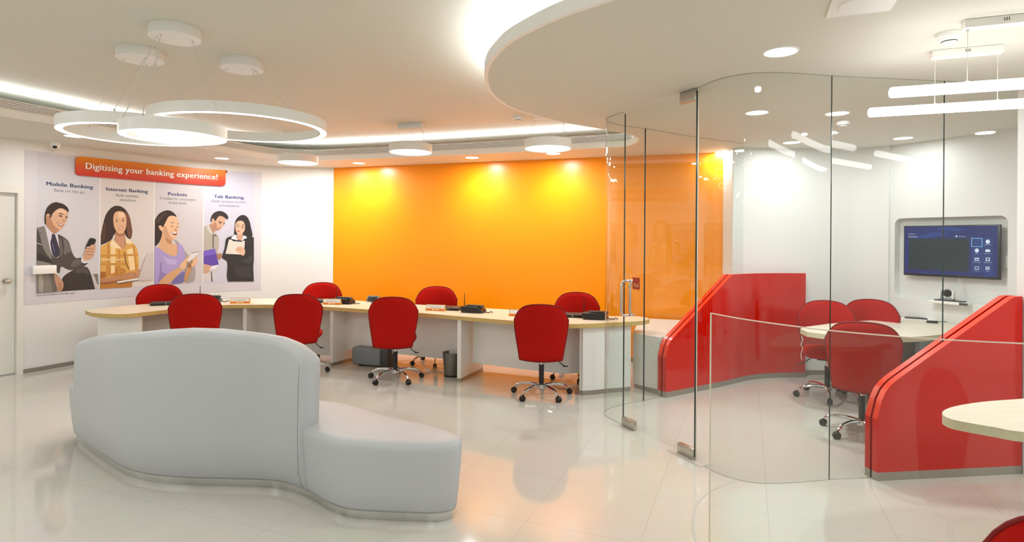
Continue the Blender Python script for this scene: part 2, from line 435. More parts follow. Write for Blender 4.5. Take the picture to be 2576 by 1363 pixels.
# ------------------------------------------------------------ doors on the left
DW = Curve2([DWD + door_dir*2.2, DWD], 1)
def dwq(px): return DW.hit(px, 700)[0]
root = empty('door_1', DW.P(dwq(20), 0), world=True); root['kind'] = 'structure'
qL, qR = DW.L[-1] - 1.02, dwq(42)
mb = MB(); a, b = DW.P(qL, 0, -.06), DW.P(qR, 0, -.06)
mb.slab([a.xy, b.xy], .04, .012, 2.03); mb.build('leaf', DOORM, root)
mb = MB()
fw0, fw1 = qR+.002, dwq(58.5)
mb.slab([DW.P(fw0, 0, -.03).xy, DW.P(fw1, 0, -.03).xy], .09, 0, 2.12)
mb.slab([DW.P(qL, 0, -.03).xy, DW.P(fw0, 0, -.03).xy], .09, 2.035, 2.12)
mb.build('door_frame', DOORM, root)
mb = MB(); kq, kz = DW.hit(18, 707); k0 = DW.P(kq, kz, -.04); k1 = DW.P(kq, kz, .0); k2 = DW.P(kq, kz, .045)
mb.cyl(k0, k0.lerp(k1, .2), .03, n=20); mb.cyl(k0, k1, .011, n=12)
nn = (k2-k1).normalized(); u = Vector((nn.y, -nn.x, 0)); prof = [(.010, -.005), (.022, .004), (.030, .018), (.030, .030), (.022, .040), (.008, .044)]
mb.loft([[k1 + nn*h + (u*math.cos(t) + Vector((0,0,1))*math.sin(t))*r for t in [2*PI*j/20 for j in range(20)]] for r, h in prof])
mb.build('knob', SATIN, root)

# ------------------------------------------------------------ mural
UNIT = 1.0
def poly_on(curve, pts, off, step=.05):
    """pts (s,z) polygon -> verts, faces laid on the curved wall"""
    bm = bmesh.new(); vs = [bm.verts.new((p[0], p[1], 0)) for p in pts]
    try: f = bm.faces.new(vs)
    except ValueError: bm.free(); return [], []
    bmesh.ops.triangulate(bm, faces=[f])
    lo = min(p[0] for p in pts); hi = max(p[0] for p in pts); k = math.floor(lo/step) + 1
    while k*step < hi:
        bmesh.ops.bisect_plane(bm, geom=bm.verts[:]+bm.edges[:]+bm.faces[:], plane_co=(k*step, 0, 0), plane_no=(1, 0, 0)); k += 1
    bm.verts.index_update()
    r = ([curve.P(v.co.x, v.co.y, off) for v in bm.verts], [[v.index for v in f.verts] for f in bm.faces]); bm.free(); return r
def rect_on(curve, s0, s1, z0, z1, off): return poly_on(curve, [(s0, z0), (s1, z0), (s1, z1), (s0, z1)], off)
def text_mesh(txt, bold=0):
    cu = bpy.data.curves.new('t', 'FONT'); cu.body = txt; cu.size = 1; cu.resolution_u = 3
    if bold: cu.space_character = 1.07
    o = bpy.data.objects.new('t', cu); COL.objects.link(o); dg = bpy.context.evaluated_depsgraph_get()
    me = bpy.data.meshes.new_from_object(o.evaluated_get(dg)); vs = [v.co.copy() for v in me.vertices]; fs = [tuple(p.vertices) for p in me.polygons]
    bpy.data.objects.remove(o); bpy.data.curves.remove(cu); bpy.data.meshes.remove(me)
    if bold:
        n = len(vs); base = list(vs); bf = list(fs)
        for k, dx in enumerate((-bold*1.1, bold*1.1)):
            vs += [v + Vector((dx, 0, .0005*(k+1))) for v in base]; fs += [tuple(i + n*(k+1) for i in f) for f in bf]
    return vs, fs
def text_on(mb, curve, txt, p0, x1, cap, off, bold=0, mi=0, flip=False):
    """text with its baseline starting at picture point p0 and ending at picture column x1; cap = capital height in m"""
    s0, z0 = curve.hit(*p0); s1 = curve.hit(x1, p0[1])[0]
    vs, fs = text_mesh(txt, bold)
    a = min(v.x for v in vs); b = max(v.x for v in vs); k = (s1-s0)/(b-a)
    mb.add([curve.P(s0 + (v.x-a)*k, z0 + v.y*cap/.69, off + v.z) for v in vs], fs, mi)
def flat(name, rgb, rough=.55): return mat(name, srgb(*rgb), rough, noise=.012, nscale=40)

mural = empty('wall_mural_print', WL.P(WL.hit(300, 600)[0], .77), world=True)
tag(mural, 'large printed wall mural of four banking panels with people and orange headline', 'mural')
sA, sB = WL.hit(61, 600)[0], WL.hit(657, 600)[0]
v_, f_ = rect_on(WL, sA, sB, .77, 2.53, .002)
MB().add(v_, f_).build('backing_sheet', flat('mural sheet', (214, 212, 219)), mural, smooth=False, recalc=False)
PT, PB = 2.510, .898
cols = [(92, 249.3, (206, 206, 213)), (251.7, 385.8, (214, 208, 205)), (388.3, 509.8, (206, 201, 205)), (512.3, 639.5, (206, 207, 222))]
for x0, x1, c in cols:
    v_, f_ = rect_on(WL, WL.hit(x0, 600)[0], WL.hit(x1, 600)[0], PB, PT, .003)
    MB().add(v_, f_).build('picture_panel', flat('panel %d' % x0, c), mural, smooth=False, recalc=False)
for xx in (250.5, 387, 511):
    v_, f_ = rect_on(WL, WL.hit(xx-1.1, 600)[0], WL.hit(xx+1.1, 600)[0], PB, PT, .0032)
    MB().add(v_, f_).build('divider_line', flat('white line', (240, 240, 240)), mural, smooth=False, recalc=False)

def chaikin(p, hard):
    out = []; n = len(p)
    for i, (a, b) in enumerate(p):
        if hard((a, b)): out.append((a, b)); continue
        (c, d), (e, f) = p[i-1], p[(i+1) % n]
        out += [(a*.75+c*.25, b*.75+d*.25), (a*.75+e*.25, b*.75+f*.25)]
    return out
def figure(name, conv, clip, layers, label):
    mb = MB(); mats = []; key = {}
    smin, smax = WL.hit(clip[0], 600)[0], WL.hit(clip[1], 600)[0]
    for i, (rgb, pts) in enumerate(layers):
        def hard(q):
            X_, Y_ = conv(*q)
            return X_ < clip[0]+1.5 or X_ > clip[1]-1.5 or Y_ > 738.4 - .0589*(X_-89) - 4
        if len(pts) >= 6: pts = chaikin(chaikin(pts, hard), hard)
        P = [WL.hit(*conv(*p)) for p in pts]; P = [(min(max(s, smin), smax), max(z, PB)) for s, z in P]
        Q = []
        for p in P:
            if not Q or (Vector(p)-Vector(Q[-1])).length > 1e-4: Q.append(p)
        if (Vector(Q[0])-Vector(Q[-1])).length < 1e-4: Q.pop()
        if len(Q) < 3: continue
        v_, f_ = poly_on(WL, Q, .0036 + i*.00025)
        if rgb not in key: key[rgb] = len(mats); mats.append(flat('ink %d %d %d' % rgb, rgb))
        mb.add(v_, f_, key[rgb])
    o = mb.build(name, mats, mural, smooth=False, recalc=False); o['label'] = label; return o
c6 = lambda x, y: (60 + x/4.869, 480 + y/4.869)
c7 = lambda x, y: (360 + x/4.867, 480 + y/4.867)
skin = (214, 172, 140); skin2 = (180, 132, 100)
figure('printed_person', c6, (92, 249), [
 ((120,116,112), [(840,1020),(905,1015),(915,1150),(880,1130)]),
 ((200,196,192), [(830,1000),(870,1060),(915,1205),(870,1210)]),
 ((52,47,45), [(470,1060),(520,1015),(600,970),(700,935),(770,925),(800,970),(830,1050),(870,1210),(640,1230),(520,1235),(440,1245),(440,1150)]),
 ((78,74,71), [(600,985),(700,945),(765,935),(785,975),(800,1040),(740,1000),(660,1010)]),
 ((72,68,65), [(150,455),(215,440),(250,430),(330,560),(360,540),(410,525),(480,560),(545,610),(565,680),(590,760),(630,830),(700,815),(725,830),(790,870),(770,900),(700,950),(590,975),(520,960),(450,915),(440,990),(430,1020),(370,960),(300,880),(150,850)]),
 ((112,108,103), [(470,570),(535,612),(560,690),(580,770),(540,740),(505,790),(480,760),(500,690)]),
 ((98,94,90), [(600,850),(690,830),(720,850),(700,900),(620,930),(560,930)]),
 ((44,41,40), [(150,760),(230,770),(330,850),(350,880),(300,872),(150,845)]),
 ((214,212,222), [(250,435),(290,440),(350,520),(400,520),(415,540),(440,790),(400,830),(350,800),(310,700),(290,590),(262,500)]),
 ((130,126,121), [(155,460),(200,445),(255,440),(275,520),(300,640),(352,850),(300,810),(240,720),(212,640),(185,500)]),
 ((60,56,54), [(185,505),(225,520),(205,520)]),
 ((225,223,222), [(150,636),(215,655),(215,662),(150,644)]),
 ((98,94,91), [(420,560),(450,600),(480,700),(470,790),(440,820),(430,700)]),
 ((48,46,66), [(335,530),(375,525),(385,560),(430,700),(440,780),(390,830),(345,780),(325,680),(320,620),(340,570)]),
 ((92,84,140), [(335,640),(352,640),(378,740),(365,750)]),
 (skin, [(265,280),(290,275),(330,250),(430,205),(500,225),(540,265),(535,330),(510,370),(503,410),(470,450),(430,490),(400,510),(370,525),(345,515),(290,450),(258,415)]),
 (skin2, [(270,310),(300,300),(330,340),(345,400),(390,450),(430,480),(400,510),(370,525),(345,515),(290,450),(258,415)]),
 ((228,190,158), [(400,230),(470,222),(515,255),(500,290),(440,260),(390,270)]),
 ((42,31,26), [(250,400),(248,330),(255,270),(270,220),(300,180),(340,150),(400,135),(415,145),(470,155),(520,190),(545,225),(543,270),(520,240),(460,210),(420,215),(370,250),(340,290),(325,335),(310,330),(315,290),(295,275),(268,290),(265,350),(270,400),(258,412)]),
 ((58,38,30), [(412,286),(440,268),(480,285),(478,293),(440,280)]), ((58,38,30), [(505,308),(532,312),(530,321),(505,317)]),
 ((70,46,36), [(418,302),(448,298),(470,316),(446,318)]), ((70,46,36), [(502,326),(526,322),(524,335),(506,338)]),
 ((188,138,106), [(478,345),(500,362),(503,378),(468,376)]),
 ((150,82,66), [(396,382),(440,396),(478,412),(466,434),(428,424)]), ((240,232,226), [(404,390),(440,402),(470,415),(458,424),(430,414)]),
 ((222,222,228), [(700,805),(722,800),(738,865),(788,848),(790,872),(740,892),(692,872)]),
 ((206,162,132), [(715,840),(725,780),(745,730),(755,690),(800,680),(830,655),(870,655),(877,690),(860,760),(840,810),(790,850),(740,862)]),
 ((28,25,26), [(800,580),(825,575),(875,590),(880,605),(858,662),(820,650),(812,676),(762,680),(756,716),(745,710),(762,660)]),
 ((150,108,84), [(745,738),(850,746),(850,752),(745,746)]), ((150,108,84), [(755,700),(855,712),(855,718),(757,708)]),
 ((150,108,84), [(750,770),(840,782),(838,789),(750,778)]),
 ((132,127,120), [(150,850),(230,870),(290,880),(340,905),(365,1000),(375,1110),(400,1240),(145,1262)]),
 ((166,161,153), [(175,1020),(215,1010),(235,1120),(225,1240),(180,1230)]),
 ((104,100,95), [(300,1000),(362,1010),(378,1110),(398,1238),(350,1240)]),
 ((192,146,118), [(360,1000),(400,1030),(470,1100),(482,1150),(470,1200),(440,1242),(410,1235),(395,1180),(370,1100)]),
 ((146,102,80), [(420,1120),(428,1120),(425,1220),(418,1220)]), ((146,102,80), [(445,1130),(452,1132),(447,1215),(440,1215)]),
], 'printed man in dark suit and tie holding a black phone')
mw = (50,33,27)
figure('printed_person', c6, (252, 385.5), [
 ((224,218,210), [(1330,1120),(1558,1080),(1582,1080),(1582,1160),(1310,1175)]),
 (mw, [(940,560),(960,440),(975,380),(1000,290),(1050,220),(1110,180),(1180,185),(1230,215),(1270,260),(1300,330),(1315,420),(1330,500),(1312,600),(1260,570),(1235,520),(1100,520),(1080,600),(1000,640),(940,665)]),
 ((112,72,52), [(1240,232),(1275,270),(1303,350),(1316,450),(1322,560),(1300,590),(1265,540),(1258,400)]),
 ((84,54,40), [(960,470),(985,380),(1005,400),(1000,560),(960,640)]),
 ((198,148,114), [(1120,490),(1230,490),(1240,560),(1245,640),(1230,735),(1150,680),(1095,600),(1115,560)]),
 ((168,116,84), [(1125,500),(1225,500),(1235,545),(1180,560),(1130,540)]),
 ((222,178,142), [(1090,330),(1110,262),(1160,245),(1220,255),(1250,300),(1257,400),(1247,460),(1218,515),(1180,532),(1135,505),(1100,440)]),
 ((240,202,168), [(1150,265),(1215,270),(1235,310),(1200,330),(1160,325)]),
 ((62,42,34), [(1112,352),(1135,340),(1158,348),(1135,347)]), ((62,42,34), [(1192,344),(1215,334),(1236,344),(1215,341)]),
 ((58,38,32), [(1116,372),(1135,362),(1150,370),(1135,379)]), ((58,38,32), [(1196,366),(1213,357),(1232,366),(1214,373)]),
 ((200,150,118), [(1170,410),(1182,430),(1210,418),(1200,432),(1175,436)]),
 ((176,88,76), [(1140,452),(1185,444),(1228,440),(1205,468),(1170,474)]), ((244,238,232), [(1150,454),(1218,446),(1200,461),(1170,464)]),
 ((218,168,84), [(940,680),(1000,650),(1070,600),(1110,640),(1230,740),(1250,600),(1300,610),(1350,650),(1385,700),(1400,800),(1410,940),(1380,1000),(1330,1100),(1320,1180),(930,1205)]),
 ((186,124,48), [(935,1120),(1060,1110),(1330,1085),(1320,1180),(930,1205)]),
 ((188,128,52), [(1010,900),(1200,940),(1260,980),(1210,1030),(1020,1050),(1005,980)]),
 ((240,214,162), [(1060,660),(1120,690),(1110,1000),(1062,1020)]), ((240,214,162), [(1255,720),(1330,700),(1370,960),(1300,975)]),
 ((196,138,58), [(1020,655),(1046,640),(1044,1040),(1008,1055)]), ((196,138,58), [(1150,700),(1175,715),(1180,1010),(1150,1015)]),
 ((196,138,58), [(1330,660),(1350,672),(1385,940),(1362,970)]),
 ((200,146,66), [(940,780),(1225,775),(1225,800),(940,806)]), ((200,146,66), [(1240,775),(1395,770),(1398,793),(1245,800)]),
 ((200,146,66), [(940,880),(1255,885),(1262,910),(940,908)]), ((232,200,140), [(940,830),(1240,835),(1246,852),(940,850)]),
 ((168,100,34), [(935,990),(1000,990),(1005,1055),(935,1075)]),
 ((242,220,176), [(1045,650),(1085,592),(1130,640),(1205,722),(1130,700),(1062,695)]), ((242,220,176), [(1240,580),(1275,592),(1335,640),(1290,652),(1245,640)]),
 ((130,80,36), [(1222,738),(1231,738),(1250,870),(1288,960),(1280,965),(1240,880)]),
 ((188,134,94), [(935,1080),(1000,1062),(1150,1040),(1220,1020),(1290,990),(1340,1002),(1392,1050),(1380,1066),(1300,1072),(1200,1102),(1060,1132),(935,1145)]),
 ((152,98,62), [(935,1120),(1060,1110),(1200,1080),(1210,1096),(1060,1132),(935,1145)]),
 ((196,144,106), [(1350,1000),(1400,955),(1422,970),(1412,1040),(1390,1055)]),
 ((206,198,194), [(1500,765),(1558,760),(1582,760),(1582,1085),(1395,1110),(1400,1060)]),
 ((232,228,220), [(1135,1110),(1400,1065),(1395,1090),(1140,1130)]),
 ((70,58,50), [(1140,1130),(1395,1090),(1396,1096),(1150,1137)]),
], 'printed woman with long brown hair and yellow plaid shirt at a laptop')
figure('printed_person', c7, (389, 509.5), [
 ((168,160,160), [(360,590),(420,600),(560,800),(640,900),(640,1120),(520,1130),(440,700)]),
 ((44,31,28), [(125,410),(150,340),(190,280),(250,245),(310,235),(360,255),(400,295),(415,322),(360,302),(310,312),(285,360),(255,430),(245,450),(200,420),(185,430),(200,470),(238,500),(226,560),(200,630),(160,672),(125,690)]),
 ((74,52,44), [(150,380),(200,310),(260,270),(300,268),(230,330),(180,410)]),
 ((216,172,134), [(235,490),(300,560),(345,600),(350,650),(410,655),(427,700),(422,770),(392,806),(330,792),(250,742),(170,690),(208,630),(226,560)]),
 ((184,138,100), [(300,560),(350,602),(350,652),(300,640),(262,580)]),
 ((228,188,152), [(285,360),(310,312),(360,300),(412,320),(436,380),(441,440),(422,500),(408,560),(372,602),(330,602),(260,545),(235,480),(250,430)]),
 ((204,158,122), [(250,440),(280,420),(300,500),(340,570),(380,596),(335,602),(262,545),(240,490)]),
 ((226,182,146), [(188,432),(213,419),(240,448),(243,495),(206,482)]),
 ((58,38,32), [(322,398),(355,383),(388,396),(356,391)]), ((58,38,32), [(405,404),(436,398),(436,406)]),
 ((58,38,32), [(334,425),(352,434),(372,428),(368,437),(342,438)]), ((58,38,32), [(408,434),(430,440),(428,448),(410,445)]),
 ((196,148,114), [(392,452),(422,486),(398,494),(380,480)]),
 ((128,54,48), [(336,500),(380,505),(416,503),(408,542),(370,537)]), ((244,240,236), [(343,505),(413,508),(402,524),(360,521)]),
 ((170,156,210), [(122,690),(170,684),(250,745),(330,795),(390,810),(427,770),(412,650),(425,640),(470,660),(500,700),(515,800),(510,840),(440,920),(430,960),(480,985),(525,990),(500,1060),(498,1130),(320,1140),(230,1100),(170,1145),(122,1140)]),
 ((140,128,184), [(200,850),(230,900),(215,1000),(300,1010),(230,1080),(170,1140),(205,1000)]),
 ((118,112,172), [(350,1100),(470,990),(520,995),(500,1060),(498,1130),(350,1140)]),
 ((190,178,226), [(240,800),(330,840),(420,840),(400,900),(300,900)]),
 ((212,168,120), [(170,1145),(240,1060),(350,980),(430,935),(475,968),(440,1010),(380,1070),(320,1140)]),
 ((196,146,98), [(500,1050),(540,930),(602,940),(560,1040),(520,1120),(500,1100)]),
 ((150,106,74), [(560,880),(640,835),(650,860),(600,940),(545,930)]),
 ((226,184,146), [(430,920),(510,840),(560,785),(602,798),(560,850),(530,900),(520,950),(470,970)]),
 ((226,184,146), [(600,850),(650,800),(670,820),(642,900),(602,945),(580,920)]),
 ((226,222,222), [(590,760),(680,745),(652,790),(560,885),(536,856)]), ((60,56,60), [(590,757),(682,742),(681,747),(592,763)]),
 ((160,116,84), [(520,880),(600,840),(604,846),(524,890)]), ((160,116,84), [(530,905),(606,868),(608,874),(532,913)]),
], 'printed laughing woman in lavender top holding a white phone')
figure('printed_person', c7, (512.5, 639), [
 ((212,208,210), [(800,950),(880,955),(885,1000),(852,1112),(738,1095),(738,1000)]),
 ((70,64,70), [(830,985),(840,985),(850,1110),(835,1112)]),
 ((184,140,116), [(795,425),(840,395),(892,470),(872,515),(840,505)]),
 ((182,174,164), [(738,440),(800,415),(850,520),(900,495),(935,600),(925,700),(905,770),(895,960),(738,960)]),
 ((206,200,192), [(780,420),(805,415),(850,515),(835,530),(790,480)]), ((206,200,192), [(875,510),(900,495),(915,560),(890,545)]),
 ((64,64,78), [(850,530),(862,535),(862,700),(852,700)]), ((60,70,84), [(868,535),(904,540),(896,556),(872,552)]),
 ((210,168,142), [(840,340),(870,340),(885,375),(905,330),(945,300),(990,318),(1007,345),(1002,400),(972,440),(948,470),(915,486),(880,480),(842,425)]),
 ((178,132,106), [(870,380),(900,400),(900,450),(940,475),(915,486),(880,480),(845,430)]),
 ((50,41,37), [(820,380),(828,320),(860,270),(920,243),(980,252),(1030,290),(1046,330),(1030,357),(990,322),(940,300),(905,332),(882,382),(868,342),(845,332),(835,382)]),
 ((62,44,38), [(922,372),(965,383),(962,392),(926,384)]), ((62,44,38), [(978,398),(1000,394),(998,404),(980,408)]),
 ((70,52,44), [(930,390),(958,396),(950,402),(932,398)]), ((156,92,78), [(922,445),(952,452),(936,460)]),
 ((96,70,172), [(738,735),(878,707),(925,900),(830,920),(738,890)]), ((118,94,196), [(738,738),(875,712),(890,770),(738,800)]),
 ((232,232,240), [(800,925),(915,905),(890,960),(800,970)]),
 ((206,166,138), [(738,895),(800,905),(850,925),(812,948),(818,988),(780,1005),(738,1005)]), ((170,126,100), [(898,770),(960,765),(967,800),(940,842),(905,832)]),
 ((46,37,36), [(1100,545),(1115,530),(1120,420),(1130,360),(1170,310),(1220,291),(1270,310),(1305,370),(1320,450),(1347,568),(1290,585),(1240,540),(1125,530)]),
 ((46,43,44), [(1010,580),(1060,560),(1130,540),(1160,600),(1210,600),(1260,545),(1355,570),(1355,860),(1345,920),(1357,1107),(1040,1110),(1020,1050),(1040,860),(970,830),(963,800),(1000,700)]),
 ((64,60,60), [(1210,860),(1330,780),(1345,850),(1300,890),(1230,880)]), ((58,54,54), [(1130,930),(1320,930),(1335,1060),(1160,1060),(1120,1010)]),
 ((204,158,132), [(1150,520),(1218,520),(1218,600),(1150,600)]),
 ((222,182,156), [(1130,395),(1170,362),(1226,368),(1252,430),(1242,490),(1202,535),(1167,542),(1136,502),(1124,440)]),
 ((238,238,243), [(1062,582),(1130,528),(1150,600),(1172,606),(1217,600),(1226,535),(1282,575),(1240,584),(1200,620),(1120,596)]),
 ((58,42,40), [(1140,412),(1160,404),(1175,414)]), ((58,42,40), [(1200,420),(1225,414),(1240,426)]),
 ((104,84,76), [(1128,426),(1186,434),(1186,438),(1128,430)]), ((104,84,76), [(1194,438),(1250,446),(1250,450),(1194,442)]),
 ((70,48,44), [(1142,434),(1168,438),(1160,444)]), ((70,48,44), [(1202,446),(1230,450),(1216,456)]),
 ((182,88,84), [(1142,490),(1165,486),(1190,492),(1166,502)]),
 ((222,218,208), [(1050,595),(1245,612),(1240,690),(1210,780),(1005,770)]), ((44,42,44), [(1090,598),(1212,608),(1210,624),(1092,615)]),
 ((222,182,154), [(1118,722),(1150,700),(1180,668),(1240,700),(1252,760),(1222,802),(1172,762)]), ((176,132,106), [(1130,712),(1200,728),(1198,734),(1130,719)]), ((176,132,106), [(1145,692),(1205,706),(1204,712),(1148,700)]),
], 'printed man with purple folder and woman in black jacket holding a tablet')

NAVY = flat('navy ink', (18, 52, 92)); NAVY2 = flat('blue ink', (36, 44, 120)); INK = flat('grey ink', (118, 118, 122))
def caption(lines, name=None):
    for t, p0, x1, cap, b, mi in lines:
        mb = MB(); text_on(mb, WL, t, p0, x1, cap, .0042, b, 0)
        mb.build(name or ('heading' if mi < 2 else 'subheading'), (NAVY, NAVY2, INK)[mi], mural, smooth=False, recalc=False)
caption([('Mobile Banking', (116, 466), 234, .043, .02, 0), ('Bank on the go', (136, 481.5), 212, .034, 0, 2)])
caption([('Internet Banking', (266.7, 479), 372, .043, .02, 0), ('Bank anytime,', (291.7, 493.5), 349, .034, 0, 2), ('anywhere', (301, 505), 341, .034, 0, 2)])
caption([('Pockets', (422.6, 491), 470, .043, .02, 1), ('E-wallet for customers', (402.8, 501), 491.6, .034, 0, 2), ('of any bank', (423, 512), 469, .034, 0, 2)])
caption([('Tab Banking', (538, 497.3), 613, .043, .02, 1), ('Open account at your', (531, 507.8), 620, .034, 0, 2), ('convenience', (549.6, 518.9), 601.7, .034, 0, 2)])
caption([('Terms and Conditions of ICICI Bank apply.', (90, 745.5), 189, .022, 0, 2)], 'small_print')
# headline banner
s0, zt0 = WL.hit(188, 389.0); s1, zt1 = WL.hit(566.5, 431.0); _, zb0 = WL.hit(188, 438.0); _, zb1 = WL.hit(566.5, 470.5)
zt = (zt0+zt1)/2; zb = (zb0+zb1)/2; r = .06
out = [(s1, zt), (s0+r, zt)] + [(s0+r+r*math.cos(a), zt-r+r*math.sin(a)) for a in [PI/2 + PI/2*k/6 for k in range(1, 7)]]
r2 = .04; out += [(s0+r2+r2*math.cos(a), zb+r2+r2*math.sin(a)) for a in [PI + PI/2*k/6 for k in range(7)]]
r3 = .06; out += [(s1-r3+r3*math.cos(a), zb+r3+r3*math.sin(a)) for a in [-PI/2 + PI/2*k/6 for k in range(7)]]
mb = MB(); v_, f_ = poly_on(WL, out, .028); mb.add(v_, f_)
ring = []
for (a, b) in zip(out, out[1:]+out[:1]):
    n = max(1, int(abs(b[0]-a[0])/.05))
    for k in range(n): ring.append((a[0]+(b[0]-a[0])*k/n, a[1]+(b[1]-a[1])*k/n))
mb.add([WL.P(s, z, .028) for s, z in ring] + [WL.P(s, z, .004) for s, z in ring], [(i, (i+1) % len(ring), (i+1) % len(ring)+len(ring), i+len(ring)) for i in range(len(ring))])
bn = mb.build('headline_banner', banner_mat(zb, zt), mural, smooth=False, recalc=False)
def sub_of(o, parent): o.parent = parent; return o
mb = MB(); text_on(mb, WL, 'Digitising your banking experience!', (212, 424.5), 546.5, .076, .0305, .03)
lt = mb.build('lettering', flat('cream letters', (240, 232, 220)), mural, smooth=False, recalc=False); lt.parent = bn
mb = MB(); s2 = WL.hit(571, 431)[0]; v_, f_ = rect_on(WL, s1, s2, zt-.035, zt, .012); mb.add(v_, f_)
mb.build('banner_fold', flat('fold red', (160, 36, 20)), mural, smooth=False, recalc=False)
# white trunking box over the mural
q0, z0_ = WL.hit(77.5, 668); q1, z1_ = WL.hit(136, 687.5)
mb = MB(); a = WL.P(q0, 0, .03); b = WL.P(q1, 0, .03)
c_ = (a+b)/2; d_ = b-a
mb.rbox((c_.x, c_.y, (z0_+z1_)/2), (d_.length, .05, abs(z0_-z1_)), .006, math.atan2(d_.y, d_.x))
o = mb.build('wall_box', FIX); tag(o, 'slim white rectangular box fixed over the lower left of the mural', 'wall box')

# ------------------------------------------------------------ ceiling fittings
def area_light(name, parent, loc, size, energy, shape='DISK', col=(1, .96, .9), spread=PI, size_y=None, rot=None):
    l = bpy.data.lights.new(name, 'AREA'); l.shape = shape; l.size = size; l.energy = energy; l.color = col; l.spread = spread
    if size_y: l.size_y = size_y
    o = bpy.data.objects.new(name, l); COL.objects.link(o); o.parent = parent; o.location = loc
    if rot: o.rotation_euler = rot
    return o
E_LAMP = 14.0
def downlight(p, label, power=1.0, group=None, wash=False, zc=CEIL):
    r = empty('downlight', (p[0], p[1], zc))
    tag(r, label, 'downlight', group)
    mb = MB(); mb.lathe((0, 0, 0), [(.098, 0), (.096, -.004), (.088, -.005), (.084, -.002), (.084, 0)], 32, cap=False); mb.build('trim_ring', FIX, r)
    mb = MB(); mb.lathe((0, 0, -.0025), [(.084, 0), (.084, .001)], 32); mb.build('lens', E_DOWN, r)
    area_light('lamp', r, (0, 0, -.012), .15, E_LAMP*power, col=(.94, .985, 1))
    if wash:
        l = bpy.data.lights.new('wash', 'SPOT'); l.energy = 15*power; l.spot_size = math.radians(95); l.spot_blend = .6; l.shadow_soft_size = .05; l.color = (1, .97, .9)
        o = bpy.data.objects.new('wash', l); COL.objects.link(o); o.parent = r; o.location = (0, 0, -.02)
        n = Vector((.333, .943, 0)); d = Vector((n.x*.42, n.y*.42, -.75)) if wash is True else Vector((wash[0], wash[1], -.8))
        o.rotation_euler = d.to_track_quat('-Z', 'Y').to_euler()
    return r
for px, py, lab, w_, k in [
    (186, 342, 'round downlight beside the left ring lamp above the mural', False, .7),
    (558, 398, 'round downlight above the right end of the mural', False, .5),
    (765, 407, 'round downlight behind the leftmost disc pendant near the wall corner', (.0, .45), .9),
    (903, 410, 'round downlight above the left part of the orange wall', True, 1),
    (1188, 396, 'round downlight above the middle of the orange wall', True, 1),
    (1392, 386, 'round downlight behind the right disc pendant by the orange wall', True, 1),
    (1817, 381, 'round downlight in front of the right edge of orange wall', False, .8),
    (1964, 130, 'large looking round downlight outside the glass room, nearest of all', False, 1),
    (1904, 283, 'round downlight just inside the curved glass front', False, 1.5),
    (2106, 285, 'round downlight behind the tall glass joint above the chairs', False, 1.4),
    (1992, 358, 'round downlight above the back wall of the glass room', False, .42),
    (2272, 347, 'round downlight put in for a reflection above the wall screen', False, .3)]:  # last entry: glowing disc added in place of a reflected light
    c = CP(px, py); downlight(c, lab, k, 'recessed downlights over the banking hall', w_)
for (x, y) in [(3.6, 2.2), (2.9, -.4), (4.6, .4), (2.6, -2.6), (4.6, -2.6), (-6.2, 2.6), (-6.3, -.6), (5.0, 2.6)]:  # unseen lamps added to fill the foreground with light
    downlight((x, y), 'added fill downlight in the ceiling, out of view', 1.0, 'added fill downlights out of view')

for (x, y) in [(-3.2, .9), (-1.2, .5), (-3.4, -1.2), (-.6, -1.4), (-4.6, 2.6)]:  # more unseen fill lamps, added to brighten the sofa back
    downlight((x, y), 'added fill downlight in the raised ceiling, out of view', 1.2, 'added fill downlights in the raised ceiling', zc=UP)
def canopy_round(mb, x, y, r, h): mb.lathe((x, y, UP-h), [(r-.004, 0), (r, .003), (r, h-.004), (r-.002, h)], 40)
def ring_lamp(px_c, canopy_px, dia, z, hgt, wires, label):
    cx, cy_ = canopy_px; R_ = dia/2
    r = empty('ring_pendant', (cx, cy_, z), world=True); tag(r, label, 'pendant lamp', 'ring pendants hanging over the sofa')
    mb = MB(); canopy_round(mb, cx, cy_, .152, .07); mb.build('canopy', FIX, r)
    t = .048; n = 96
    def L(rr, zz): return [Vector((cx+rr*math.cos(2*PI*k/n), cy_+rr*math.sin(2*PI*k/n), zz)) for k in range(n)]
    mb = MB(); mb.loft([L(R_-.003, z), L(R_, z), L(R_, z+hgt), L(R_-t, z+hgt), L(R_-t, z), L(R_-t+.003, z)], cap=False); mb.build('ring_body', FIX, r)
    mb = MB(); mb.loft([L(R_-.003, z-.001), L(R_-t+.003, z-.001)], cap=False); d = mb.build('diffuser', E_RING, r, recalc=False)
    for k, (a, ca, thick) in enumerate(wires):
        a_ = math.radians(a); c_ = math.radians(ca)
        p0 = Vector((cx + (R_-.024)*math.cos(a_), cy_ + (R_-.024)*math.sin(a_), z+hgt)); p1 = Vector((cx + .10*math.cos(c_), cy_ + .10*math.sin(c_), UP-.07))
        mb = MB(); mb.cyl(p0, p0+Vector((0, 0, .02)), .006, n=8); q = p0+Vector((0, 0, .02))
        if thick: mb.tube([q, q.lerp(p1, .1)+Vector((.01, 0, .01)), q.lerp(p1, .5)+Vector((-.012, 0, 0)), p1], .0028, 6)
        else: mb.cyl(q, p1, .0016, n=6)
        mb.cyl(p1-Vector((0, 0, .012)), p1+Vector((0, 0, .001)), .006, n=8)
        mb.build('power_cord' if thick else 'wire', WIRE, r)
    return r
def UPp(px, py): p = PZ(px, py, UP); return (p.x, p.y)
c1 = UPp(353, 127); c2 = UPp(440.5, 71); c3 = UPp(608.5, 152.5)
ring_lamp(None, c1, .98, 2.285, .075, [(165, 200, 0), (45, 60, 0), (285, 320, 0), (120, 100, 1)], 'left medium ring pendant with a glowing underside')
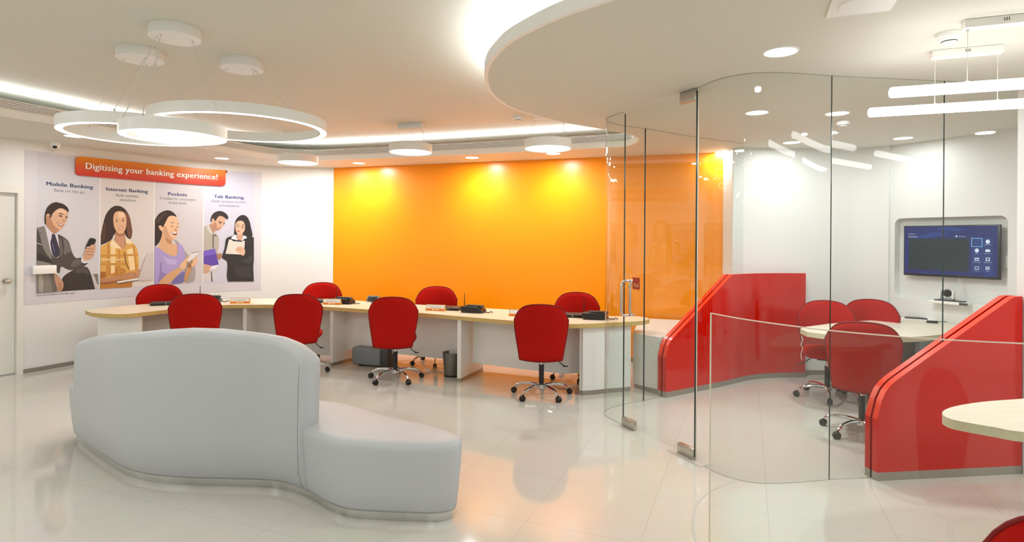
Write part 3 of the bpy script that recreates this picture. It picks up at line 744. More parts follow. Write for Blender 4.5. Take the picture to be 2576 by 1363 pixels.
ring_lamp(None, c2, .615, 2.195, .075, [(150, 180, 0), (10, 20, 0), (265, 250, 0), (205, 215, 1)], 'smallest ring pendant hanging lowest with a glowing underside')
ring_lamp(None, c3, 1.24, 2.38, .075, [(205, 200, 0), (30, 10, 0), (325, 340, 0), (80, 60, 0)], 'largest ring pendant, rightmost of the three rings')

def disc_pendant(x, y, z, label, hd=.46, dia=.50):
    r = empty('disc_pendant', (x, y, z), world=True); tag(r, label, 'pendant lamp', 'disc pendants hanging along the counter')
    top = UP
    mb = MB(); mb.rbox((x, y, top-.03), (.31, .07, .06), .006, -.33); mb.build('canopy', FIX, r)
    R_ = dia/2; mb = MB(); mb.lathe((x, y, z), [(R_-.012, .001), (R_-.002, 0), (R_, .004), (R_, .088), (R_-.006, .095)], 64); mb.build('shade', FIX, r)
    mb = MB(); mb.lathe((x, y, z-.002), [(R_-.012, 0), (R_-.012, .002)], 64); mb.build('diffuser', E_DISC, r)
    ux, uy = math.cos(-.33), math.sin(-.33)
    for s, e, th in ((-.13, -.2, 0), (0, .0, 0), (.13, .19, 1)):
        ey = .18 if (not th and s == 0) else (-.04)
        p0 = Vector((x+ux*s, y+uy*s, top-.06)); p1 = Vector((x+ux*e - uy*ey, y+uy*e+ux*ey, z+.094))
        mb = MB(); mb.cyl(p1, p1+Vector((0, 0, .02)), .005, n=8)
        if th: mb.tube([p1+Vector((0,0,.02)), p1.lerp(p0, .4)+Vector((.015, 0, .05)), p0], .0028, 6)
        else: mb.cyl(p1, p0, .0013, n=6)
        mb.build('power_cord' if th else 'wire', WIRE, r)
    return r
def at_height(px, py, z): p = PZ(px, py, z); return p.x, p.y
x, y = at_height(750, 410, 2.52); disc_pendant(x, y, 2.52, 'disc pendant nearest the corner of the mural and orange walls')
x, y = at_height(1033, 383.5, 2.565); disc_pendant(x, y, 2.565, 'middle disc pendant in front of the orange wall')
x, y = at_height(1378.5, 374.5, 2.52); disc_pendant(x, y, 2.52, 'disc pendant nearest the glass room')

# linear tube lamps
def tube_lamp(c, half, label, ang, group='tube pendants above the front right table'):
    x, y = c; r = empty('tube_pendant', (x, y, 2.31), ang); tag(r, label, 'pendant lamp', group)
    mb = MB(); mb.rbox((0, 0, CEIL-2.31-.021), (.33, .062, .042), .004)
    for k in (-1, 0, 1):
        mb.box((.0+k*.009, -.0312, CEIL-2.31-.018), (.003, .002, .016), mi=1)
    mb.build('canopy', [FIX, BLACK], r)
    for s in (-1, 1):
        mb = MB(); mb.cyl((s*.145, 0, .022), (s*.145, 0, CEIL-2.31-.042), .0016, n=6); mb.cyl((s*.145, 0, .02), (s*.145, 0, .032), .006, n=8)
        mb.cyl((s*.145, 0, CEIL-2.31-.054), (s*.145, 0, CEIL-2.31-.042), .007, n=8); mb.build('wire', WIRE, r)
    mb = MB(); R_ = .027
    xs = [(-half, R_*.4), (-half+.004, R_*.8), (-half+.012, R_), (half-.012, R_), (half-.004, R_*.8), (half, R_*.4)]
    mb.loft([[Vector((xx, rr*math.cos(t), rr*math.sin(t))) for t in [2*PI*k/24 for k in range(24)]] for xx, rr in xs]); mb.build('tube', E_TUBE, r)
    return r
a1 = PZ(2346.5, 127.5, CEIL); a2 = PZ(2531, 111, CEIL); tang = math.atan2(a2.y-a1.y, a2.x-a1.x)
cc = (a1+a2)/2
tube_lamp((cc.x, cc.y+.02), .475, 'long glowing tube pendant, lower and farther of the two', tang)
b1 = PZ(2430, 50, CEIL); ud = Vector((math.cos(tang), math.sin(tang)))
tube_lamp((b1.x + ud.x*.165, b1.y + ud.y*.165+.02), .475, 'long glowing tube pendant, nearer and higher in view', tang)
tube_lamp((3.66, 2.36), .475, 'glowing tube pendant outside the frame at right, seen mirrored in glass', tang, 'tube pendants mirrored in the glass')
for q in ((-1.8, -.9), (-3.6, .2), (-.4, -1.8), (1.2, -2.6), (-3.4, -2.2)):  # unseen tubes added as fill light from behind
    tube_lamp(q, .475, 'added fill tube pendant behind the viewer', tang, 'added fill tubes behind the viewer')
tube_lamp((3.82, 2.79), .475, 'glowing tube pendant outside the frame at right, seen mirrored in glass', tang, 'tube pendants mirrored in the glass')

def smoke(x, y, zc, label, dk=0):
    mb = MB(); mb.lathe((x, y, zc-.052), [(.012, 0), (.034, .002), (.036, .010), (.050, .016), (.052, .026), (.057, .030), (.058, .050), (.056, .052)], 36)
    mb.lathe((x, y, zc-.046), [(.0365, 0), (.0362, .007)], 36, mi=1, cap=False)
    o = mb.build('smoke_detector', [FIX, BLACK]); tag(o, label, 'smoke detector', 'ceiling smoke detectors')
p = PZ(2388, 84, CEIL); smoke(p.x, p.y, CEIL, 'white round smoke detector beside the tube pendant canopies')
p = PZ(1304, 293, UP); smoke(p.x, p.y, UP, 'white smoke detector in the raised ceiling near the right disc pendant')
p = PZ(2121, 303, CEIL); smoke(p.x, p.y, CEIL, 'white smoke detector inside the glass room')
# round air diffuser in a square frame
p = PZ(2170, 6, CEIL); r = empty('air_diffuser', (p.x, p.y, CEIL), -.38); tag(r, 'square white ceiling diffuser with a round disc, cut by top of photo', 'air diffuser')
MB().rbox((0, 0, -.004), (.27, .27, .008), .003).build('frame', FIX, r)
MB().lathe((0, 0, -.016), [(.004, 0), (.095, .001), (.10, .006), (.10, .009)], 40).build('disc', FIX, r)
# cctv dome
p = PZ(140, 358, CEIL); r = empty('security_camera', (p.x, p.y, CEIL)); tag(r, 'small white dome security camera at the ceiling above the mural', 'security camera')
MB().lathe((0, 0, -.06), [(.02, -.012), (.038, -.002), (.048, .02), (.05, .06)], 28).build('housing', FIX, r)
MB().lathe((.015, -.03, -.062), [(.004, -.014), (.018, -.008), (.024, .004), (.02, .016)], 20).build('lens', BLACK, r)

# ------------------------------------------------------------ glass room
def glass_panel(name, path, z0, z1, label, edges=(1, 1), parent=None, th=.006, root_loc=None, cat_='glass panel', group='full height glass panels of the meeting room', struct=None, topedge=None):
    p0 = path[0]
    r = empty(name, (p0[0], p0[1], 0), world=True)
    if struct: r['kind'] = 'structure'
    else: tag(r, label, cat_, group)
    mb = MB(); mb.slab(path, th, z0, z1); mb.build('pane', GLASS, r, ang=30)
    for e, i in ((edges[0], 0), (edges[1], -1)):
        if e:
            q = path[i]; nb_ = path[1] if i == 0 else path[-2]; d = (Vector(nb_)-Vector(q)).normalized()*.003
            mb = MB(); mb.slab([Vector(q)-d*.05, Vector(q)+d], th+.001, z0, z1); mb.build('edge', GEDGE if e == 1 else GEDGEL, r)
    if not topedge:
        for za, zb_ in ((z0, z0+.002), (z1-.003, z1)):
            mb = MB(); mb.slab(path, th+.001, za, zb_); mb.build('seal', GSEAL, r)
    if topedge:
        mb = MB(); mb.slab(path, th+.0012, z1-.0005, z1+.0035); mb.build('top_edge', GEDGEL, r)
    return r
f = lambda x, y: FL(x, y).xy
DL = CP(1571, 281); DR = CP(1757, 220)
bk1 = CP(1623, 323); bk2 = CP(1752, 345); bk3 = V(2.56, 6.52)
cornerc = cat([bk1, V(1.10, 5.585), V(.95, 5.47), V(.855, 5.34), V(.838, 5.20), V(.89, 5.06), DL], 8)
glass_panel('glass_panel', [bk3 - (bk3-bk2)*.0, bk2 + (bk3-bk2)*.008], 0, CEIL, 'clear glass panel joining the white wall beside the orange wall', (0, 1))
glass_panel('glass_panel', [bk2, bk1 + (bk2-bk1)*.008], 0, CEIL, 'clear glass panel standing in the rear red partition', (0, 1))
glass_panel('curved_glass_panel', cornerc, 0, CEIL, 'tightly curved glass corner beside the door at the counter end', (1, 0))
fr = cat([DR, V(1.365, 3.97), V(1.46, 3.84), V(1.60, 3.775), V(1.81, 3.785), V(2.07, 3.836)], 8)
g2 = V(2.885, 3.945); g3 = V(3.75, 4.05)
glass_panel('curved_glass_panel', fr, 0, CEIL, 'large curved glass front panel right of the glass door', (2, 0))
glass_panel('glass_panel', [V(2.078, 3.838), V(2.40, 3.88), g2], 0, CEIL, 'clear flat glass panel behind the tube pendants rising from red partition', (1, 0))
glass_panel('glass_panel', [g2+V(.006, .001), g3], 0, CEIL, 'clear glass panel in front of the wall screen at the right edge', (1, 0))
# door
dv = (DR-DL); dn = dv.normalized()
door = empty('door_2', (DL.x, DL.y, 0), world=True); door['kind'] = 'structure'
da, db = DL + dn*.012, DR - dn*.012
mb = MB(); mb.slab([da, db], .010, .018, CEIL-.02); mb.build('pane', GLASS, door)
for q in (da, db):
    mb = MB(); d = dn*.002; mb.slab([q-d, q+d], .0105, .018, CEIL-.02); mb.build('edge', GEDGE, door)
DC = Curve2([da, db], 1)
def fitting(u0, u1, z0, z1, th=.034):
    mb = MB(); a, b = DC.P(u0, 0), DC.P(u1, 0); c = (a+b)/2
    mb.rbox((c.x, c.y, (z0+z1)/2), ((b-a).length, th, z1-z0), .003, math.atan2(dn.y, dn.x)); return mb.build('patch_fitting', SATIN, door)
DLEN = (db-da).length
fitting(.0, .165, .005, .075); fitting(DLEN-.165, DLEN, .005, .075); fitting(DLEN-.165, DLEN, CEIL-.085, CEIL-.004)
c = DC.P(DLEN-.05, 0); mb = MB(); mb.box((c.x, c.y, .002), (.34, .12, .004), math.atan2(dn.y, dn.x)); mb.build('floor_plate', mat('floor plate steel', srgb(196, 192, 182), .5, metal=.4, noise=.02), door)
hu0, hz0 = DC.hit(1583, 703); _, hz1 = DC.hit(1583, 796)
# handles on both sides
for sd in (1, -1):
    o_ = .055*sd; u = hu0 - .0
    pts = [DC.P(u, hz0-.01, .006*sd), DC.P(u, hz0-.01, o_*.78)] + [DC.P(u, hz0-.01-.035*(1-math.cos(a)), o_*.78+.035*math.sin(a)) for a in (.4, .8, 1.2, PI/2)]
    pts += [DC.P(u, hz1+.01+.035*(1-math.cos(a)), o_*.78+.035*math.sin(a)) for a in (PI/2, 1.2, .8, .4)] + [DC.P(u, hz1+.01, o_*.78), DC.P(u, hz1+.01, .006*sd)]
    mb = MB(); mb.tube(pts, .0105, 12); mb.build('handle', STEEL, door)
su0, sz0 = DC.hit(1593, 697); su1, sz1 = DC.hit(1611, 729)
mb = MB(); mb.add([DC.P(su0, sz0, .0065), DC.P(su1, sz0, .0065), DC.P(su1, sz1, .0065), DC.P(su0, sz1, .0065)], [(0, 1, 2, 3)], 0)
vs, fs = text_mesh('Pull', 0); k = (su1-su0)*.62/2.0
w_ = max(v.x for v in vs); mb.add([DC.P(su0+(su1-su0)*.18 + v.x/w_*(su1-su0)*.62, sz1+(sz0-sz1)*.2 + v.y*.045, .0075) for v in vs], fs, 1)
mb.build('pull_sticker', [flat('sticker red', (178, 52, 14)), flat('sticker cream', (245, 215, 150))], door, smooth=False, recalc=False)

# ------------------------------------------------------------ red partitions
def partition(name, path, ztab, label, leaf=.045, gap=.018, sides=((-1,), (1,)), plinth=.055, second=None):
    P = resample(path, .03); L = [0]
    for a, b in zip(P, P[1:]): L.append(L[-1] + (b-a).length)
    r = empty(name, (P[0].x, P[0].y, 0), world=True); tag(r, label, 'partition', 'glossy red sloping partitions')
    zt = lambda i: interp(L[i], ztab)
    mb = MB(); A = offset2(P, (gap+leaf)/2); mb.slab(A, leaf, plinth, zt, mi=0, mtop=1, mend=0); mb.build('panel', [REDL, REDE], r, ang=25)
    n2_ = len(P) if second is None else max(3, int(len(P)*second))
    Bp = offset2(P[:n2_], -(gap+leaf)/2); mb = MB(); mb.slab(Bp, leaf, plinth, zt, mi=0, mtop=1); mb.build('panel', [REDL, REDE], r, ang=25)
    mb = MB(); mb.slab(P[1:n2_-1], .002, plinth, lambda i: zt(i+1)-.02); 
    mb = MB(); mb.slab(offset2(P[:n2_], -(gap+leaf)/2), leaf, 0, plinth); mb.slab(offset2(P, (gap+leaf)/2), leaf, 0, plinth); mb.build('plinth', SKIRT, r)
    return r
rp = cat([V(2.372, 3.872), V(2.885, 3.94), V(3.43, 4.01)], 8)
partition('red_partition', rp, [(0, .40), (.012, .46), (.03, .52), (.06, .58), (.10, .625), (.14, .655), (1.0, 1.19), (1.2, 1.20)],
          'glossy red sloping partition at right, nearest the viewer behind the cream table')
bp_ = cat([V(1.50, 5.853), V(1.95, 6.145), V(2.3, 6.38), V(2.6, 6.60), V(2.85, 6.715), V(3.1, 6.765), V(3.36, 6.78)], 8)
partition('red_partition', bp_, [(0, .40), (.012, .45), (.03, .50), (.06, .55), (.10, .585), (.14, .61), (1.02, 1.185), (1.05, 1.19), (3, 1.19)],
          'glossy red sloping partition curving to the back wall behind the glass door', second=.52)
# stub wall at the right end of the near partition
mb = MB(); mb.box((4.2, 3.96, H1/2), (1.5, .12, H1)); structure(mb.build('wall_stub', WALL))
# low white ledge by the counter end
lo = [V(1.285, 6.21), V(1.50, 5.94), V(1.60, 6.02), V(2.02, 6.33), V(2.38, 6.60), V(2.45, 7.14), V(1.62, 7.42)]
mb = MB(); mb.prism(lo, .045, .575); mb.prism([V(1.30, 6.22), V(1.50, 5.955), V(2.02, 6.34), V(2.37, 6.61), V(2.43, 7.12), V(1.63, 7.40)], 0, .045, mi=1)
tag(mb.build('low_cabinet', [LAMW, SKIRT], smooth=False), 'low white cabinet between counter end, orange wall and glass panel', 'cabinet')

# low curved glass screen
lg = cat([V(.965, 2.85), PZ(1855.6, 801, 1.2).xy, PZ(1949.5, 815, 1.2).xy, PZ(2095, 832.8, 1.2).xy, PZ(2262, 847.3, 1.2).xy, PZ(2391, 856, 1.2).xy, PZ(2573, 865, 1.2).xy, V(2.2, 1.93), V(2.7, 1.86)], 8)
glass_panel('low_glass_screen', lg, 0, 1.2, 'waist-high curved glass screen in the right foreground', (2, 0), topedge=True, group=None)
arc = cat([f(1849, 1209), f(1811, 1225), f(1788, 1235), f(1763, 1257), f(1750, 1275), f(1741, 1310), f(1747, 1349), V(.962, 2.86)], 8)
mb = MB(); mb.slab(arc, .010, -.001, .0015); structure(mb.build('trim_5', mat('pale floor inlay', srgb(188, 186, 180), .4, noise=.02)))

# ------------------------------------------------------------ office chair
def make_chair():
    r = empty('office_chair')            # faces +Y, origin on the floor under the column
    def back_surface(a, b, t):
        zbot = .385 + .012*a*a
        ztop = .938 - .05*a*a - .11*abs(a)**5.5
        z = zbot + (ztop-zbot)*b
        hw = interp(b, [(0, .205), (.25, .222), (.55, .243), (.8, .258), (1, .262)])
        x = a*hw*(1 - .0*b)
        y = -.248 - .11*max(0, (z-.42))**1.2 + .17*a*a*(.35+.65*min(1, b*1.2)) * .62
        nx = Vector((-.0 - .75*a*.3, 1, .12)).normalized()
        return Vector((x, y, z)) + nx*t
    N, M = 18, 18
    def th(a, b): return .030*max(0, 1-abs(a)**7)**.5 * max(0, 1-abs(2*b-1)**9)**.5
    mb = MB(); vs = []; idx = {}
    for sgn in (1, -1):
        for i in range(N+1):
            for j in range(M+1):
                a = math.sin((i/N*2-1)*PI/2)*.35 + (i/N*2-1)*.65; b = .5+.5*(math.sin((j/M*2-1)*PI/2)*.35 + (j/M*2-1)*.65)
                idx[(sgn, i, j)] = len(vs); vs.append(back_surface(a, b, sgn*th(a, b)))
    fs = []
    for sgn in (1, -1):
        for i in range(N):
            for j in range(M):
                q = [idx[(sgn, i, j)], idx[(sgn, i+1, j)], idx[(sgn, i+1, j+1)], idx[(sgn, i, j+1)]]; fs.append(q if sgn > 0 else q[::-1])
    mb.add(vs, fs); mb.build('backrest', RED, r, ang=80)
    rim = [back_surface(-1, k/14, 0) for k in range(15)] + [back_surface(-1+2*k/24, 1, 0) for k in range(1, 25)] + [back_surface(1, 1-k/14, 0) for k in range(1, 15)] + [back_surface(1-2*k/16, 0, 0) for k in range(1, 16)]
    MB().tube(rim, .0065, 6, closed=True).build('piping', REDP, r)
    # seat cushion
    def ring(sx, sy, z, n=40):
        out = []
        for k in range(n):
            t = 2*PI*k/n; c, s_ = math.cos(t), math.sin(t); e = .55
            out.append(Vector((sx*math.copysign(abs(c)**e, c), .02 + sy*math.copysign(abs(s_)**e, s_), z)))
        return out
    mb = MB(); mb.loft([ring(.15, .16, .408), ring(.195, .205, .412), ring(.218, .222, .43), ring(.224, .228, .455), ring(.218, .222, .482), ring(.19, .195, .497), ring(.10, .10, .503)]); mb.build('seat', RED, r, ang=80)
    mb = MB(); mb.rbox((0, 0, .395), (.20, .22, .03), .008); mb.rbox((0, -.17, .385), (.08, .16, .016), .005); mb.build('mechanism', BLACK, r)
    mb = MB(); mb.cyl((0, 0, .09), (0, 0, .30), .025, n=20); mb.lathe((0, 0, .30), [(.027, 0), (.027, .01)], 20); mb.build('column', BLACK, r)
    mb = MB(); mb.cyl((0, 0, .30), (0, 0, .395), .014, n=16); mb.build('gas_lift', CHROME, r)
    mb = MB(); mb.tube(cat([(.09, -.02, .39), (.15, -.03, .37), (.20, -.04, .325), (.23, -.045, .31)], 4), .005, 8); mb.rbox((.238, -.047, .306), (.05, .02, .010), .004); mb.build('lever', BLACK, r)
    mb = MB(); mb.lathe((0, 0, .07), [(.030, 0), (.040, .01), (.040, .045), (.030, .055)], 24); mb.build('hub', CHROME, r)
    for k in range(5):
        t = 2*PI*k/5 + .31; d = Vector((math.cos(t), math.sin(t), 0))
        pts = cat([d*.025+V(0, 0, .105), d*.12+V(0, 0, .112), d*.21+V(0, 0, .103), d*.262+V(0, 0, .083), d*.283+V(0, 0, .062)], 5)
        rr = [.017 - .006*i/(len(pts)-1) for i in range(len(pts))]
        mb = MB(); mb.tube(pts, rr, 10); leg = mb.build('leg', CHROME, r)
        e = d*.283; s_ = Vector((-d.y, d.x, 0)); cc_ = e + d*.012 + V(0, 0, .027)
        mb = MB()
        for w2 in (-1, 1):
            mb.cyl(cc_ + s_*w2*.006, cc_ + s_*w2*.021, .027, .025, n=18)
        mb.cyl(e+V(0, 0, .04), e+V(0, 0, .07), .007, n=8)
        hood = [[cc_ + s_*o2 + (d*math.cos(a2) + V(0, 0, 1)*math.sin(a2))*.030 for a2 in [PI*j/8*.9 for j in range(9)]] for o2 in (-.012, .012)]
        mb.loft(hood, closed=False); mb.build('caster', BLACK, leg)
    return r
CH = make_chair(); used = [False]
def chair(x, y, fx, fy, label, group, scale=1):
    rz = math.atan2(fy, fx) - PI/2
    o = CH if not used[0] else copy_tree(CH); used[0] = True
    o.location = (x, y, 0); o.rotation_euler = (0, 0, rz); tag(o, label, 'office chair', group); return o
G1, G2, G3 = 'customer chairs in front of the counter', 'staff chairs behind the counter', 'chairs in the glass room'
def chair_back(pxc, pyt, fx, fy, label, group, ztop=.93):
    """place a chair by the top middle of its backrest"""
    p = PZ(pxc, pyt, ztop); f_ = Vector((fx, fy)).normalized(); c = Vector((p.x, p.y)) + f_*.29
    return chair(c.x, c.y, f_.x, f_.y, label, group)
chair_back(489, 741, -.38, .92, 'red office chair partly hidden by sofa, leftmost on the customer side', G1)
chair_back(745, 742, -.16, .99, 'red office chair behind the right end of the sofa back', G1)
chair_back(986, 749, -.06, 1, 'red office chair seen from behind, before middle of orange wall', G1)
chair_back(1361, 768, .08, 1, 'red office chair seen from behind, nearest the glass room', G1)
chair_back(405, 717, .45, -.89, 'red office chair in front of the mural, behind the counter', G2)
chair_back(812, 712, .22, -.97, 'red office chair where mural wall meets orange wall', G2)
chair_back(1099, 722, .1, -1, 'red office chair behind counter at the middle of orange wall', G2)
chair_back(1450, 737, -.05, -1, 'red office chair behind the counter near the glass corner', G2)
chair_back(2076, 758, -.40, -.92, 'red office chair behind the left tip of the glass-room table', G3)
chair_back(2190, 755, -.52, -.85, 'red office chair at the far side of table below the screen', G3)
chair_back(2172, 813, .50, .87, 'red office chair with its back to the viewer inside glass room', G3)
chair(1.52, 1.50, .55, .83, 'red office chair cut off at the bottom right corner', None)

# ------------------------------------------------------------ counter
def TP(px, py, z=DESK): p = PZ(px, py, z); return V(p.x, p.y)
front_pts = [TP(232, 787), TP(308.7, 790), TP(365, 785), TP(425.5, 778.5), TP(553, 767.5), TP(634.8, 766.2), TP(689, 766.4), TP(806, 770.8), TP(900, 776.5), TP(1050, 786.5), TP(1159, 795.5), TP(1294.8, 806.7), TP(1417, 814.5), TP(1485, 813.8), TP(1530, 811.5), TP(1597, 808.5)]
fc = cat(front_pts, 6)
back_pts = [TP(1606, 795.5), TP(1517, 794), TP(1400, 786), TP(1281, 778.5), TP(1227, 775.5), TP(1050, 765.6), TP(873.6, 754.7), TP(760, 750.5), TP(662, 751), TP(560, 754), TP(450, 760), TP(352, 765.5)]
bc = cat(back_pts, 5)
tipR = [TP(1622, 806.5), TP(1634, 802.5), TP(1628, 798.5)]
tipL = [TP(255, 775), TP(214.5, 781)]
outline = fc + tipR + bc + tipL
counter = empty('service_counter', (fc[30].x, fc[30].y+.3, 0), world=True); tag(counter, 'long curved service counter with pale wood top and white panels', 'counter')
mb = MB(); mb.prism(outline, DESK-.042, DESK, mi=1, mtop=0, mside=1); mb.build('worktop', [TOPW, EDGEW], counter, ang=20)
fr_ = resample(fc, .05); FC = Curve2(fr_, 1)                 # room side (towards viewer) is right of travel
def fq(px, py=795): return FC.hit(px, py)[0]
PZT = DESK-.042
def modesty(px0, px1, setback, zb, mm=LAMG):
    q0, q1 = fq(px0), fq(px1); P = [FC.P(q0+(q1-q0)*k/16, 0, -setback).xy for k in range(17)]
    mb = MB(); mb.slab(P, .02, zb, PZT); mb.build('modesty_panel', mm, counter)
modesty(330, 612, .33, .06); modesty(614, 827, .33, .06); modesty(833, 1150, .29, .165, LAMW); modesty(1154, 1500, .29, .165, LAMW)
def divider(px, dirv, ln=.62, th=.045, back=.0):
    q = fq(px); a = FC.P(q, 0, -.035-back).xy; d = Vector(dirv).normalized(); b = a + d*ln
    mb = MB(); mb.slab([a, b], th, .04, PZT); mb.slab([a, b], th-.004, 0, .04, mi=1); mb.build('divider_panel', [LAMW, SKIRT], counter)
divider(613, (.0, 1)); divider(829.5, (.45, .89)); divider(1151, (.36, .93), .6)
# left end panel
pa, pb = TP(243, 797, PZT), TP(353, 795, PZT)
pa = V(pa.x, pa.y+.03); pb = V(pb.x, pb.y+.03)
MB().slab([pa, pb], .04, 0, PZT).build('end_panel', LAMW, counter)
# right end block: curved white panel following the edge
q0, q1 = fq(1470), fq(1592)
P = [FC.P(q0+(q1-q0)*k/14, 0, -.06).xy for k in range(15)]
mb = MB(); mb.slab(P, .05, .045, PZT); mb.slab(P, .046, 0, .045, mi=1)
a = P[0]; mb.slab([a, a+V(.06, .30)], .045, .045, PZT); mb.slab([a, a+V(.06, .30)], .04, 0, .045, mi=1)
mb.build('end_panel', [LAMW, SKIRT], counter)

# ---- things on the counter
def desk_pt(px, py): p = PZ(px, py, DESK); return p
def nameplate(px0, px1, pyb, rz, name, label):
    a, b = desk_pt(px0, pyb), desk_pt(px1, pyb); c = (a+b)/2; wd = .235
    r = empty('nameplate', (c.x, c.y, DESK), rz); tag(r, label, 'nameplate', 'desk nameplates on the counter')
    hh = .072
    mb = MB(); mb.add([(-wd/2, 0, .0), (wd/2, 0, 0), (wd/2, .028, hh), (-wd/2, .028, hh), (-wd/2, .06, 0), (wd/2, .06, 0)], [(0, 1, 2, 3), (3, 2, 5, 4), (0, 3, 4), (1, 5, 2), (0, 4, 5, 1)])
    mb.build('stand', flat('brass trim', (206, 160, 84)), r, smooth=False)
    tn = math.atan2(hh, .028)
    def pl(u, v, o): return Vector((u, v*math.cos(tn) - o*math.sin(tn), v*math.sin(tn) + o*math.cos(tn)))
    sl = math.hypot(hh, .028)
    def card(mb, v0, v1, o, mi, m_=.006): mb.add([pl(-wd/2+m_, v0, o), pl(wd/2-m_, v0, o), pl(wd/2-m_, v1, o), pl(-wd/2+m_, v1, o)], [(0, 1, 2, 3)], mi)
    mb = MB(); card(mb, sl*.36, sl*.93, .0006, 0); card(mb, .002, sl*.36, .0006, 1)
    vs, fs = text_mesh(name, .0); w2 = max(v.x for v in vs); ww = min(.15, len(name)*.012)
    mb.add([pl(-ww/2 + v.x/w2*ww, sl*.5 + v.y*.026, .0012) for v in vs], fs, 2)
    for u0, u1 in ((-.04, -.004), (.006, .02), (.022, .044)): mb.add([pl(u0, sl*.13, .0012), pl(u1, sl*.13, .0012), pl(u1, sl*.24, .0012), pl(u0, sl*.24, .0012)], [(0, 1, 2, 3)], 3)
    mb.build('name_card', [flat('card white', (232, 228, 224)), flat('card orange', (216, 118, 14)), flat('card ink', (140, 152, 150)), flat('card cream', (248, 226, 180))], r, smooth=False, recalc=False)
    return r
nameplate(576, 630, 763.5, .12, 'Avneet Maan', 'name plate on the pale counter in front of the mural')
nameplate(807, 859, 766.5, -.15, 'Ankit Sharma', 'name plate just right of the chair before the wall corner')
nameplate(1066, 1122, 782, -.25, 'Rohit Gawas', 'name plate in front of the middle staff chair on counter')
nameplate(1281, 1330, 796, -.3, 'Ashwin', 'name plate half hidden behind the chair nearest the glass room')
def phone(px, py, rz, label):
    p = desk_pt(px, py); r = empty('desk_phone', (p.x, p.y, DESK), rz); tag(r, label, 'telephone', 'black desk phones with antenna')
    prof = [(-.13, .002), (.10, .002), (.125, .016), (.12, .028), (.09, .058), (.06, .070), (-.13, .070), (-.145, .064)]
    mb = MB(); L = [[Vector((x, y, z)) for x, z in prof] for y in (-.075, -.07, .07, .075)]
    for k, l in enumerate(L):
        if k in (0, 3): L[k] = [Vector((v.x*.97, v.y, max(.003, v.z*.95))) for v in l]
    mb.loft(L); mb.build('body', BLACK, r)
    mb = MB(); mb.rbox((.02, -.03, .080), (.19, .045, .022), .009); mb.rbox((.105, -.03, .074), (.045, .05, .03), .01); mb.rbox((-.06, -.03, .074), (.045, .05, .03), .01); mb.build('handset', DKGREY, r)
    mb = MB(); mb.tube([(-.135, .03, .06), (-.135, .03, .12), (-.135, .03, .215)], [.0055, .0045, .0028], 8); mb.build('antenna', BLACK, r)
    mb = MB(); mb.tube(cat([(.125, .0, .012), (.16, .01, .006), (.185, -.005, .008), (.20, .01, .016), (.225, .0, .008)], 5), .005, 6); mb.build('cord', BLACK, r)
    return r
phone(866, 763.5, -.30, 'black desk phone beside the name plate before the orange wall corner')
phone(1193, 785.5, -.33, 'black desk phone with antenna in the middle of the counter')
phone(1500, 802.5, -.25, 'black desk phone with antenna beside the curved glass corner')
phone(530, 760, .2, 'black desk phone with its antenna showing above the leftmost customer chair')
def laptop(px, py, rz, label, s=1):
    p = desk_pt(px, py); r = empty('closed_laptop', (p.x, p.y, DESK), rz); tag(r, label, 'laptop', 'closed black laptops on the counter')
    mb = MB(); mb.rbox((0, 0, .014), (.30*s, .22, .018), .007); mb.build('base', BLACK, r)
    mb = MB(); mb.rbox((0, 0, .028), (.31*s, .225, .010), .005); mb.build('lid', DKGREY, r)
    mb = MB(); mb.lathe((.02, -.108, .012), [(.003, 0), (.010, .002), (.010, .012), (.003, .014)], 16); mb.build('latch', STEEL, r)
    return r
laptop(415, 766, .45, 'closed black laptop on the counter in front of the mural chair')
laptop(805, 759, -.2, 'closed black laptop behind the second customer chair')
laptop(1132, 778, -.30, 'closed black laptop beside the name plate in the counter middle')
laptop(1438, 795.5, -.2, 'closed black laptop partly behind the chair nearest the glass room', .9)
p = desk_pt(938, 760); r = empty('desk_display', (p.x, p.y, DESK), -.3); tag(r, 'small grey desk display leaning behind the customer chair', 'display')
M = Matrix.Rotation(math.radians(-28), 3, 'X')
MB().rbox((0, 0, .045), (.17, .012, .085), .004, M=M).build('frame', GREY, r)
MB().rbox((-.005, -.0075, .046), (.13, .003, .062), .001, M=M).build('screen', BLACK, r)
MB().rbox((0, .035, .02), (.12, .05, .035), .006).build('stand', DKGREY, r)
# under the counter
p = FL(926, 925); mb = MB(); mb.rbox((p.x, p.y+.16, .125), (.40, .26, .21), .03, -.33, seg=4); mb.rbox((p.x+.235, p.y+.08, .125), (.10, .24, .205), .006, -.33, mi=1)
mb.box((p.x-.10, p.y+.20, .01), (.03, .2, .02), -.33, mi=1); mb.box((p.x+.22, p.y+.1, .01), (.03, .2, .02), -.33, mi=1)
tag(mb.build('storage_box', [GREY, DKGREY]), 'grey metal storage box under the counter behind the chair base', 'storage box')
p = FL(1134, 951); mb = MB(); mb.lathe((p.x, p.y+.11, 0), [(.085, 0), (.088, .01), (.105, .25), (.108, .27), (.098, .27), (.080, .012)], 32); mb.lathe((p.x, p.y+.11, 0), [(.089, 0), (.090, .022)], 32, mi=1)
tag(mb.build('waste_bin', [MESHM, BLACK]), 'round mesh steel waste bin under the counter beside a white divider', 'waste bin')

